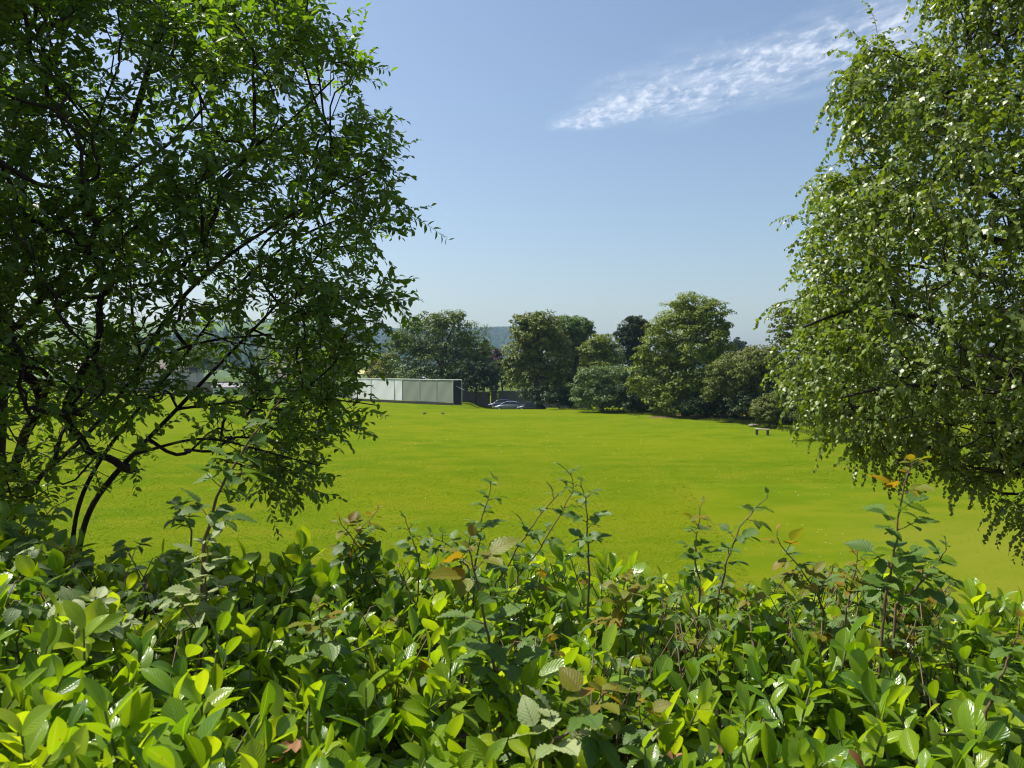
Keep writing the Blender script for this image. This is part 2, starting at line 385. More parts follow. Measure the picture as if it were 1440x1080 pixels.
# ------------------------------------------------------------------ middle distance trees
M_BARK = simple_mat('bark', (0.11, 0.085, 0.06), (0.05, 0.04, 0.03), 0.9, 0.2, scale=8, bstr=0.8, bdist=0.03, vscale=(1, 1, 0.25))
M_BARK_DARK = simple_mat('bark_dark', (0.055, 0.045, 0.036), (0.025, 0.021, 0.018), 0.9, 0.2, scale=25, bstr=0.8, bdist=0.01, vscale=(1, 1, 0.3))
def crown_leaves(lobes, n, size, droop=0.25, T=T_CLUMP, clump=0.22, inner=0.22, zmin=0.2):
    """leaf clumps over and inside lobes (c, r) in world units"""
    g = MB(); area = np.array([r[0] * r[2] for c, r in lobes]); area = area / area.sum()
    per = 55
    for (c, r), a in zip(lobes, area):
        nc = max(5, int(n * a / per))
        d = rdir(nc); d[:, 2] = np.where(d[:, 2] < -0.62, -d[:, 2], d[:, 2])
        rad = 0.74 + 0.34 * rng.random(nc)
        cc = c + d * r * rad[:, None]
        rc = np.mean(r) * clump * rng.uniform(0.6, 1.5, nc)
        e = rdir(nc * per); e[:, 2] = np.where(e[:, 2] < -0.3, -e[:, 2] * 0.7, e[:, 2]); e = unit(e)
        rr = np.repeat(rc, per) * (0.55 + 0.55 * rng.random(nc * per))
        D = np.repeat(d, per, 0)
        P = np.repeat(cc, per, 0) + e * rr[:, None] * np.array([1.15, 1.15, 0.75])
        Nn = unit(e * 1.0 + D * 0.55 + np.array([0, 0, 0.4]) + rng.normal(size=P.shape) * 0.33)
        A = unit(np.cross(Nn, rdir(len(P))) + (D * 0.5 + e * 0.5) * 0.6 - np.array([0, 0, droop]))
        S = size * rng.uniform(0.6, 1.35, len(P))
        k = P[:, 2] > zmin; multi_leaves(g, T, P[k], A[k], Nn[k], S[k])
        ni = int(n * a * inner); d = rdir(ni)
        P = c + d * r * (0.35 + 0.45 * rng.random(ni))[:, None]
        k = P[:, 2] > zmin; P = P[k]; ni = len(P)
        multi_leaves(g, T, P, rdir(ni), rdir(ni), size * 1.5 * rng.uniform(0.8, 1.3, ni))
    return g
def px_lobes(Y, lobes):
    out = []
    for l in lobes:
        x, y, rx, ry = l[:4]; dY = l[4] if len(l) > 4 else rng.uniform(-0.35, 0.35) * rx * Y / F
        c = at(x, y, Y + dY); rx *= 1.09; ry *= 1.08; out.append((c, np.array([rx * Y / F, rx * Y / F * 0.95, ry * Y / F])))
    return out
def mid_tree(name, label, cat, Y, xbase, lobes, mat, n=9000, size=0.34, group=None, trunk=True, droop=0.25, T=T_CLUMP, clump=0.22, tr=None, spread=0.0):
    n = int(n * 1.75); size *= 0.78
    L = px_lobes(Y, lobes)
    LL = []
    for c, rr_ in L:                     # every bough carries smaller ones, so the outline is uneven
        LL.append((c, rr_ * 1.0))
        for _ in range(4 if len(lobes) < 13 else 1):
            d_ = rdir(1)[0]; d_[2] = abs(d_[2]) * 0.9 - 0.25
            LL.append((c + d_ * rr_ * rng.uniform(0.72, 0.95), rr_ * rng.uniform(0.24, 0.42)))
    X = (xbase - 720) / F * Y; z0 = float(zt(X, Y))
    e = empty(name, (X, Y, z0), label, cat, group)
    crown_leaves(LL, n, size, droop, T, clump, zmin=z0 + 0.12).build('crown' if cat == 'tree' else 'foliage', mat, e)
    cs = np.array([c for c, r in L]); top = cs[:, 2].max(); zc = cs[:, 2].mean()
    g = MB(); base = np.array([X, Y, z0 - 0.1]); r0 = tr or max(0.05, (top - z0) * 0.03)
    mid = np.array([cs[:, 0].mean() * 0.4 + X * 0.6, Y, z0 + (zc - z0) * 0.55])
    tp = np.array([cs[:, 0].mean(), Y, top])
    pts = [base, base * 0.5 + mid * 0.5 + rng.normal(size=3) * 0.03, mid, mid * 0.5 + tp * 0.5 + rng.normal(size=3) * 0.2, tp]
    g.tube(pts, [r0 * 1.35, r0, r0 * 0.85, r0 * 0.5, r0 * 0.12], 8)
    for c, r in L:
        s0 = mid + (tp - mid) * rng.uniform(0, 0.4); m2 = s0 * 0.5 + c * 0.5 + np.array([0, 0, 0.1 * np.linalg.norm(c - s0)])
        g.tube([s0, m2, c, c + (c - s0) * 0.06], [r0 * 0.42, r0 * 0.3, r0 * 0.16, r0 * 0.04], 6)
    g.build('trunk', M_BARK, e)
    return e
M_OAK = leaf_mat('leaf_oak', [(0.0554, 0.0952, 0.0074), (0.0872, 0.1328, 0.0085), (0.1235, 0.1704, 0.0098), (0.0792, 0.1213, 0.0085)], (1.9, 1.7, 0.4), 0.2, 0.5, 0.22)
M_LIME = leaf_mat('leaf_lime', [(0.0959, 0.1397, 0.0107), (0.1394, 0.1906, 0.0121), (0.1918, 0.2351, 0.0148), (0.1132, 0.1669, 0.0121)], (1.7, 1.6, 0.4), 0.2, 0.5, 0.22)
M_CHESTNUT = leaf_mat('leaf_chestnut', [(0.0789, 0.1215, 0.0105), (0.1251, 0.1674, 0.0147), (0.2108, 0.2046, 0.0336), (0.1020, 0.1463, 0.0126), (0.0680, 0.1091, 0.0105)], (1.6, 1.4, 0.5), 0.2, 0.5, 0.22)
M_ASH = leaf_mat('leaf_ash', [(0.0661, 0.1205, 0.0204), (0.1073, 0.1732, 0.0281), (0.1404, 0.2108, 0.0357)], (1.6, 1.5, 0.5), 0.2, 0.5, 0.22)
M_HAZEL = leaf_mat('leaf_hazel', [(0.0688, 0.1192, 0.0297), (0.1102, 0.1694, 0.0425), (0.1515, 0.2071, 0.0531)], (1.5, 1.5, 0.5), 0.2, 0.45, 0.22)
M_YEW = leaf_mat('leaf_yew', [(0.0280, 0.0490, 0.0168), (0.0420, 0.0672, 0.0252), (0.0630, 0.0840, 0.0308)], (1.3, 1.3, 0.5), 0.2, 0.6, 0.22)
M_OLIVE = leaf_mat('leaf_olive', [(0.0748, 0.1017, 0.0168), (0.1156, 0.1426, 0.0231), (0.1632, 0.1798, 0.0315)], (1.5, 1.4, 0.4), 0.2, 0.55, 0.22)
M_GOLD = leaf_mat('leaf_gold', [(0.12, 0.15, 0.012), (0.19, 0.20, 0.014), (0.24, 0.24, 0.02)], (1.4, 1.3, 0.4), 0.35, 0.5, 0.22)
M_COPPER = leaf_mat('leaf_copper', [(0.045, 0.022, 0.028), (0.07, 0.035, 0.04), (0.10, 0.06, 0.06)], (1.4, 0.9, 0.8), 0.25, 0.45, 0.22)
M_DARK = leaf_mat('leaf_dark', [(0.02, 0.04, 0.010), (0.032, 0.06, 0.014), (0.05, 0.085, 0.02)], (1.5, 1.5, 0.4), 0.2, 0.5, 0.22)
M_BLUE = leaf_mat('leaf_blue', [(0.03, 0.05, 0.03), (0.045, 0.07, 0.04)], (1.2, 1.3, 0.8), 0.2, 0.6, 0.22)

mid_tree('oak_tree', 'broad domed dark green tree rising behind the white screen', 'tree', 130, 620,
    [(590, 478, 38, 28), (632, 470, 36, 26), (662, 490, 28, 32), (620, 505, 46, 32), (574, 505, 26, 26), (650, 520, 34, 24), (602, 455, 22, 15), (640, 453, 20, 13), (676, 515, 12, 22), (562, 485, 14, 16), (598, 530, 38, 14), (655, 535, 30, 14)], M_OAK, 16000, 0.36, tr=0.45)
mid_tree('golden_shrub', 'yellow green rounded tree peeping over the white screen beside the dark dome', 'tree', 146, 540,
    [(524, 518, 13, 15), (548, 513, 14, 17), (538, 530, 22, 14)], M_GOLD, 3500, 0.36)
mid_tree('shrub', 'dark evergreen bush against the wall right of the white screen', 'shrub', 124, 668,
    [(668, 538, 18, 18), (655, 522, 13, 14), (690, 532, 15, 18), (676, 520, 12, 10)], M_DARK, 4500, 0.28, 'bushes along the dark wall')
mid_tree('shrub', 'mid green bush over the gap in the dark wall', 'shrub', 127, 708,
    [(705, 522, 13, 14), (716, 535, 14, 16), (694, 545, 8, 14)], M_OAK, 3000, 0.26, 'bushes along the dark wall')
mid_tree('copper_tree', 'small purple leaved tree in the gap between two big green crowns', 'tree', 152, 698,
    [(698, 505, 13, 14), (690, 512, 9, 11), (705, 514, 9, 10)], M_COPPER, 3000, 0.3)
mid_tree('slender_tree', 'narrow light green tree just left of the purple leaved one', 'tree', 149, 680,
    [(682, 495, 9, 12), (677, 508, 11, 13)], M_LIME, 2200, 0.3)
mid_tree('chestnut_tree', 'large tree with brown tinged yellowing leaves over the parked cars', 'tree', 109, 757,
    [(757, 470, 30, 27), (735, 495, 24, 28), (770, 500, 32, 34), (740, 530, 28, 28), (782, 542, 26, 26), (722, 520, 12, 22), (760, 454, 20, 12), (732, 463, 16, 16)], M_CHESTNUT, 15000, 0.36, tr=0.4)
mid_tree('ash_tree', 'ash like green tree right behind the brown tinged one', 'tree', 116, 808,
    [(802, 462, 24, 17), (820, 474, 15, 18), (790, 482, 24, 26), (812, 510, 24, 34), (826, 460, 9, 10)], M_ASH, 9000, 0.34)
mid_tree('bushy_tree', 'pale green bushy tree between the ash and the dark conifer', 'tree', 110, 845,
    [(845, 485, 18, 15), (832, 500, 17, 18), (858, 500, 15, 20), (845, 518, 26, 14)], M_LIME, 6000, 0.3)
mid_tree('yew_tree', 'dark feathery conifer left of the tall lime', 'tree', 115, 888,
    [(892, 460, 14, 12), (880, 474, 11, 15), (899, 478, 12, 20), (888, 500, 18, 22), (905, 462, 7, 10)], M_YEW, 7000, 0.5, T=T_NEEDLE, droop=-0.3, clump=0.3)
mid_tree('shrub', 'wide grey green shrub at the lawn edge left of the tall lime', 'shrub', 98, 848,
    [(830, 540, 24, 20), (860, 535, 24, 18), (845, 562, 34, 18), (880, 558, 14, 20), (816, 556, 10, 14)], M_HAZEL, 8000, 0.28)
mid_tree('lime_tree', 'tallest full crowned green tree standing on the lawn edge', 'tree', 88, 965,
    [(970, 446, 36, 27), (996, 452, 26, 26), (950, 470, 34, 28), (930, 500, 30, 26), (985, 490, 38, 38), (1008, 512, 20, 38), (960, 530, 42, 36), (908, 535, 22, 32), (940, 562, 32, 22), (992, 555, 32, 26), (1014, 474, 13, 22), (904, 506, 14, 18)], M_LIME, 22000, 0.30, tr=0.4)
mid_tree('distant_tree', 'small bluish tree far off right of the tall lime', 'tree', 240, 1038,
    [(1038, 486, 10, 9), (1031, 490, 7, 8), (1045, 491, 7, 7)], M_BLUE, 1500, 0.6)
mid_tree('weeping_tree', 'low spreading olive green tree with drooping branches behind the bench', 'tree', 80, 1062,
    [(1040, 520, 36, 20), (1075, 514, 34, 22), (1018, 540, 24, 18), (1060, 546, 36, 22), (1096, 540, 22, 28), (998, 556, 10, 12), (1065, 502, 28, 10)], M_OLIVE, 16000, 0.26, droop=0.9)
mid_tree('shrub', 'round clipped looking shrub just behind the bench', 'shrub', 73, 1082,
    [(1080, 580, 19, 20), (1068, 576, 11, 17), (1094, 586, 12, 17)], M_OLIVE, 5000, 0.2)
mid_tree('birch_tree', 'weeping tree shading the lawn right of the bench', 'tree', 61, 1185,
    [(1135, 470, 34, 36), (1172, 520, 46, 46), (1122, 540, 24, 36), (1200, 572, 52, 34), (1150, 588, 36, 18), (1230, 500, 56, 56), (1104, 452, 24, 16), (1300, 540, 50, 56), (1180, 440, 46, 40), (1096, 478, 16, 24), (1090, 510, 14, 20), (1100, 560, 14, 20)], M_OLIVE, 19000, 0.2, droop=0.9)
mid_tree('dark_tree', 'shadowy tree filling the far right edge behind the near birch', 'tree', 66, 1400,
    [(1380, 545, 50, 46), (1440, 520, 60, 60), (1500, 550, 60, 50), (1340, 580, 40, 24), (1420, 585, 60, 22)], M_OAK, 9000, 0.24)
e = mid_tree('shade_fill_hedge', 'dark hedge added as the black shade behind the trees', 'hedge', 119, 960,
    [(x, 555 + 0.062 * (x - 790) + 3 * math.sin(x * 0.2), 22, 22, -8 - 0.10 * (x - 790)) for x in range(790, 1180, 26)], M_DARK, 17000, 0.3)  # added hedge, its dark leaves stand in for black shade behind the trees
for lb, Y, xb, lob, mt, nn in (  # added bushes, dark leaves fill in the deep shade below the crowns
    ('dark bush added as shade under the brown tinged tree', 106, 790, [(770, 558, 24, 13), (800, 560, 22, 14), (745, 556, 16, 9)], M_DARK, 4500),
    ('dark bush added as shade between the wide grey green shrub and the lime', 95, 890, [(885, 560, 18, 20), (905, 566, 16, 16)], M_DARK, 3500),
    ('dark bush added as shade right of the lime trunk', 86, 1010, [(1000, 570, 26, 16), (1035, 568, 22, 18), (970, 574, 22, 12)], M_DARK, 5000),
    ('dark bush added as shade under the low spreading olive tree', 78, 1070, [(1050, 572, 22, 16), (1085, 570, 22, 20)], M_DARK, 4500),
    ('dark bush added as shade against the brown tinged tree and the ash', 114, 830, [(815, 545, 22, 22), (845, 550, 20, 18)], M_DARK, 3500)):
    mid_tree('shrub', lb, 'shrub', Y, xb, lob, mt, nn, 0.26, 'dark shrubs added as shade under the tree line')
for i, (xb, Y, lob, mt, lb) in enumerate([
    (40, 200, [(20, 505, 34, 26), (62, 510, 32, 22)], M_OAK, 'rounded dark tree beyond the grey wall at the far left'),
    (165, 215, [(150, 498, 30, 24), (182, 505, 28, 22)], M_LIME, 'light green tree beyond the wall behind the leaning stems'),
    (270, 205, [(262, 508, 30, 20), (292, 514, 22, 16)], M_ASH, 'low ash green tree over the wall left of the pale shed'),
    (400, 190, [(390, 505, 28, 22), (422, 512, 24, 18)], M_OAK, 'dark rounded tree behind the wall right of the pale shed'),
    (470, 175, [(462, 516, 22, 18), (484, 520, 18, 16)], M_LIME, 'yellowish green tree behind the left end of the white screen')]):
    mid_tree('hedgerow_tree', lb, 'tree', Y, xb, lob, mt, 2600, 0.55, 'trees beyond the left boundary wall')

# ------------------------------------------------------------------ walls, houses, screen, cars, bench, birds
M_STONE = None
m, t, out = new_mat('rubble_stone')
co = t.add('ShaderNodeTexCoord').outputs['Object']
vo = t.add('ShaderNodeTexVoronoi'); t.put(vo.inputs['Vector'], t.mapping(co, (2.6, 2.6, 5.0))); vo.inputs['Scale'].default_value = 1.0
col = t.mix(t.noise(co, 1.3, 5), t.mix(vo.outputs['Distance'], (0.26, 0.24, 0.215), (0.15, 0.14, 0.13)), (0.14, 0.135, 0.125))
p = principled(t, col, 0.9, 0.2, 0.0, vo.outputs['Distance'], 0.6, 0.04); t.l.new(p.outputs[0], out.inputs[0]); M_STONE = m
M_COPING = simple_mat('coping', (0.3, 0.28, 0.25), (0.2, 0.19, 0.17), 0.9)
def wall_run(name, label, pts, h, thick=0.45):
    pts = [np.array(p) for p in pts]
    e = empty(name, (*pts[0][:2], float(zt(*pts[0][:2]))), label, 'wall')
    g, c = MB(), MB()
    for a, b in zip(pts[:-1], pts[1:]):
        d = unit(b - a); nrm = np.array([-d[1], d[0]]); L = np.linalg.norm(b - a); m = max(1, int(L / 4))
        for i in range(m):
            p0 = a + d * L * i / m; p1 = a + d * (L * (i + 1) / m - 0.004); z0 = min(float(zt(*p0)), float(zt(*p1))) - 0.2; hh = h + 0.06 * rng.normal()
            def M(v): return np.stack([p0[0] + d[0] * v[:, 0] + nrm[0] * v[:, 1], p0[1] + d[1] * v[:, 0] + nrm[1] * v[:, 1], z0 + v[:, 2]], -1)
            ln = np.linalg.norm(p1 - p0)
            g.box((0, -thick / 2, 0), (ln, thick / 2, hh + 0.2), M); c.box((0, -thick / 2 - 0.06, hh + 0.2), (ln, thick / 2 + 0.06, hh + 0.32), M)
    g.build('wall_face', M_STONE, e, False); c.build('coping', M_COPING, e, False); return e
def xy(x, Y): return ((x - 720) / F * Y, Y)
wall_run('stone_wall', 'long grey stone wall closing the far left side of the lawn', [xy(-260, 172), xy(120, 168), xy(352, 160)], 2.5)
wall_run('stone_wall', 'grey stone wall running behind the white screen', [xy(352, 160), xy(500, 139), xy(600, 133), xy(688, 127)], 2.3)
wall_run('stone_wall', 'short dark stone wall behind the parked cars', [xy(701, 126), xy(770, 124), xy(830, 122)], 2.6)
pe = empty('gate_pier', (*xy(694, 126.6), float(zt(*xy(694, 126.6)))), 'squat stone gate pier at the gap in the dark wall', 'gate pier')
g = MB(); X, Y = xy(694, 126.6); z0 = float(zt(X, Y)); g.box((X - 0.4, Y - 0.4, z0 - 0.1), (X + 0.4, Y + 0.4, z0 + 2.6)); g.build('shaft', M_STONE, pe, False)
g = MB(); g.box((X - 0.5, Y - 0.5, z0 + 2.6), (X + 0.5, Y + 0.5, z0 + 2.8)); g.box((X - 0.3, Y - 0.3, z0 + 2.8), (X + 0.3, Y + 0.3, z0 + 2.95)); g.build('cap', M_COPING, pe, False)

M_RENDER = simple_mat('cream_render', (0.62, 0.58, 0.5), (0.52, 0.48, 0.42), 0.9)
M_BRICK = simple_mat('red_brick', (0.30, 0.12, 0.08), (0.2, 0.09, 0.06), 0.9, scale=14, bstr=0.3)
M_SLATE = simple_mat('slate', (0.13, 0.13, 0.15), (0.2, 0.19, 0.2), 0.6, scale=5)
M_TILE = simple_mat('clay_tile', (0.20, 0.15, 0.13), (0.14, 0.11, 0.10), 0.8, scale=4)
M_GLASS = simple_mat('window_glass', (0.02, 0.025, 0.03), (0.03, 0.035, 0.04), 0.05, 0.6)
M_WHITE = simple_mat('white_paint', (0.8, 0.8, 0.78), (0.72, 0.72, 0.7), 0.5)
M_TEAL = simple_mat('pale_teal_paint', (0.5, 0.62, 0.6), (0.42, 0.55, 0.53), 0.5)
def house(name, label, cat, x, Y, w, d, eave, ridge, wm, rm, rz=0.0, chim=True, z0=None):
    X = (x - 720) / F * Y; z0 = float(zt(X, Y)) if z0 is None else z0
    e = empty(name, (X, Y, z0), label, cat, None, rz)
    g = MB(); g.box((-w / 2, -d / 2, -0.2), (w / 2, d / 2, eave))
    for sx in (-1, 1): g.tris([(sx * w / 2, -d / 2, eave), (sx * w / 2, d / 2, eave), (sx * w / 2, 0, ridge)], [[0, 1, 2]])
    g.build('wall', wm, e, False, loc=0)
    g = MB(); o = 0.3; k = (ridge - eave) / (d / 2)
    for sy in (-1, 1):
        v = []
        for dz in (0.03, 0.17): v += [(-w / 2 - o, sy * (d / 2 + o), eave - o * k + dz), (w / 2 + o, sy * (d / 2 + o), eave - o * k + dz), (w / 2 + o, 0, ridge + dz), (-w / 2 - o, 0, ridge + dz)]
        g.quads(v, [[0, 1, 2, 3], [4, 5, 6, 7], [0, 1, 5, 4], [0, 3, 7, 4], [1, 2, 6, 5]])
    rf = g.build('roof', rm, e, False, loc=0)
    if chim:
        g = MB(); cx = w * 0.32; g.box((cx - 0.45, -0.4, ridge - 0.8), (cx + 0.45, 0.4, ridge + 1.1)); g.box((cx - 0.15, -0.15, ridge + 1.1), (cx + 0.15, 0.15, ridge + 1.5))
        g.build('chimney', M_BRICK, rf, False, loc=0)
    nw = max(1, int(w / 3))
    for i in range(nw):
        cx = -w / 2 + w * (i + 0.5) / nw
        for zz in ([1.0] if eave < 4 else [1.0, 3.5]):
            if zz + 1.2 > eave: continue
            g = MB(); y0 = -d / 2
            for lo, hi in (((cx - 0.55, y0 - 0.05, zz), (cx - 0.47, y0 + 0.02, zz + 1.1)), ((cx + 0.47, y0 - 0.05, zz), (cx + 0.55, y0 + 0.02, zz + 1.1)), ((cx - 0.47, y0 - 0.05, zz), (cx + 0.47, y0 + 0.02, zz + 0.08)), ((cx - 0.47, y0 - 0.05, zz + 1.02), (cx + 0.47, y0 + 0.02, zz + 1.1)), ((cx - 0.03, y0 - 0.045, zz + 0.08), (cx + 0.03, y0 + 0.02, zz + 1.02))): g.box(lo, hi)
            wf = g.build('window', M_WHITE, e, False, loc=0)
            g = MB(); g.box((cx - 0.47, y0 - 0.025, zz + 0.08), (cx + 0.47, y0 - 0.01, zz + 1.02)); g.build('pane', M_GLASS, wf, False, loc=0)
    return e
house('garden_shed', 'long low pale shed with a teal end against the left boundary wall', 'shed', 322, 157, 5.5, 3.0, 1.6, 2.3, M_TEAL, M_SLATE, 0.1, False)
house('house', 'cream house with a brown tiled roof glimpsed through the leaning stems', 'house', 245, 205, 13, 8, 4.4, 7.8, M_RENDER, M_TILE, 0.15)
house('house', 'grey roofed house beyond the wall at the far left', 'house', 110, 230, 14, 8, 4.2, 7.4, M_RENDER, M_SLATE, -0.2)
house('house', 'brown roofed house between the pale shed and the white screen', 'house', 418, 185, 12, 7, 3.4, 6.8, M_RENDER, M_TILE, 0.3)
house('house', 'white gabled house roof showing above the white screen under the dark dome', 'house', 588, 190, 6, 9, 1.0, 3.9, M_WHITE, M_WHITE, R(90), False)
house('house', 'red brick house glimpsed through birch leaves at the right edge', 'house', 1392, 92, 10, 8, 1.6, 4.4, M_BRICK, M_TILE, -0.25)

# white screen with net bays
M_PANEL = leaf_mat('white_panel', [(0.87, 0.88, 0.88)], (1, 1, 1), 0.25, 0.5, 0.3)
M_NET = leaf_mat('grey_net_sheet', [(0.47, 0.5, 0.43)], (1, 1, 0.9), 0.5, 0.7, 0.2)
M_FRAME = simple_mat('galvanised_frame', (0.5, 0.52, 0.52), (0.42, 0.44, 0.44), 0.45, 0.5, 0.5)
M_BASE = simple_mat('dark_timber', (0.035, 0.03, 0.03), (0.02, 0.02, 0.02), 0.8)
M_BLACKNET = leaf_mat('black_net', [(0.02, 0.02, 0.025)], (1, 1, 1), 0.1, 0.7, 0.2)
pL = np.array(xy(494, 131)); pR = np.array(xy(637, 114.5)); d = unit(pR - pL); LEN = float(np.linalg.norm(pR - pL))
rz = math.atan2(d[1], d[0])
e = empty('sight_screen', (pL[0], pL[1], float(zt(*pL))), 'long white panelled screen with grey net bays and a dark end', 'sight screen', None, rz)
H = 3.75; HB = 0.42
fx_ = [0, 0.215, 0.455, 0.535, 0.70, 0.855, 1.0]
for i in range(6):
    g = MB(); x0, x1 = fx_[i] * LEN + 0.05, fx_[i + 1] * LEN - 0.05; nn = 10; zz = np.linspace(HB, H - 0.08, 6); xx = np.linspace(x0, x1, nn)
    A, B = np.meshgrid(xx, zz); wob = 0.03 * np.sin(A * 2.1 + i) * np.sin(B * 1.7)
    for off in (0.0, 0.03):
        b0 = (np.arange(5)[:, None] * nn + np.arange(nn - 1)[None]).ravel()
        g.quads(np.stack([A, wob + off, B], -1), np.stack([b0, b0 + 1, b0 + nn + 1, b0 + nn], -1))
    o = g.build('screen_panel' if i < 3 else 'net_panel', M_PANEL if i < 3 else M_NET, e, loc=0)
for i in range(7):
    g = MB(); g.box((fx_[i] * LEN - 0.045, -0.05, 0.1), (fx_[i] * LEN + 0.045, 0.05, H)); g.build('post', M_FRAME, e, False, loc=0)
g = MB(); g.box((-0.05, -0.06, H), (LEN + 0.05, 0.06, H + 0.1)); g.build('top_rail', M_WHITE, e, False, loc=0)
g = MB(); g.box((0, -0.14, 0.05), (LEN + 0.0, -0.055, HB - 0.06)); g.build('base_board', M_BASE, e, False, loc=0)
g = MB(); nn = 6
A, B = np.meshgrid(np.linspace(0.05, 1.3, nn), np.linspace(0.1, H - 0.05, nn)); b0 = (np.arange(nn - 1)[:, None] * nn + np.arange(nn - 1)[None]).ravel()
ca, sa = math.cos(R(28)), math.sin(R(28))
g.quads(np.stack([LEN + 0.05 + A * ca, A * sa + 0.02 * np.sin(B * 2), B], -1), np.stack([b0, b0 + 1, b0 + nn + 1, b0 + nn], -1)); g.build('side_net', M_BLACKNET, e, loc=0)
g = MB(); q = (LEN + 0.05 + 1.35 * ca, 1.35 * sa); g.box((q[0] - 0.04, q[1] - 0.04, 0), (q[0] + 0.04, q[1] + 0.04, H)); g.build('end_post', M_FRAME, e, False, loc=0)
g = MB(); g.tube([(LEN + 0.06, 0, H + 0.04), (q[0], q[1], H + 0.04)], 0.05, 6); g.build('end_rail', M_WHITE, e, loc=0)
g = MB(); g.tube([(LEN + 0.5 * ca, 0.5 * sa - 0.05, 2.9), (q[0] + 0.6, q[1] - 0.1, 2.3)], 0.03, 5); g.build('guy_brace', M_FRAME, e, loc=0)

# cars
def paint(name, c):
    m, t, out = new_mat(name); p = principled(t, c, 0.35, 0.5, 0.3); p.inputs['Coat Weight'].default_value = 1.0; p.inputs['Coat Roughness'].default_value = 0.05
    t.l.new(p.outputs[0], out.inputs[0]); return m
M_CARGLASS = simple_mat('car_glass', (0.012, 0.018, 0.016), (0.02, 0.03, 0.025), 0.04, 0.8)
M_TYRE = simple_mat('tyre_rubber', (0.02, 0.02, 0.02), None, 0.9)
M_RIM = simple_mat('alloy', (0.5, 0.5, 0.52), None, 0.3, 0.5, 0.9)
M_LAMP = simple_mat('lamp_lens', (0.7, 0.72, 0.75), None, 0.1, 0.8)
M_TAIL = simple_mat('tail_lens', (0.35, 0.01, 0.01), None, 0.15, 0.8)
def loft(g, secs):
    S = np.array(secs); n, k = S.shape[:2]
    i = np.arange(n - 1)[:, None] * k; j = np.arange(k - 1)[None]
    g.quads(S.reshape(-1, 3), np.stack([i + j, i + j + 1, i + k + j + 1, i + k + j], -1).reshape(-1, 4))
    for row in (S[0], S[-1]):
        c = row.mean(0); g.tris(np.vstack([row, c[None]]), [[m, m + 1, k] for m in range(k - 1)])
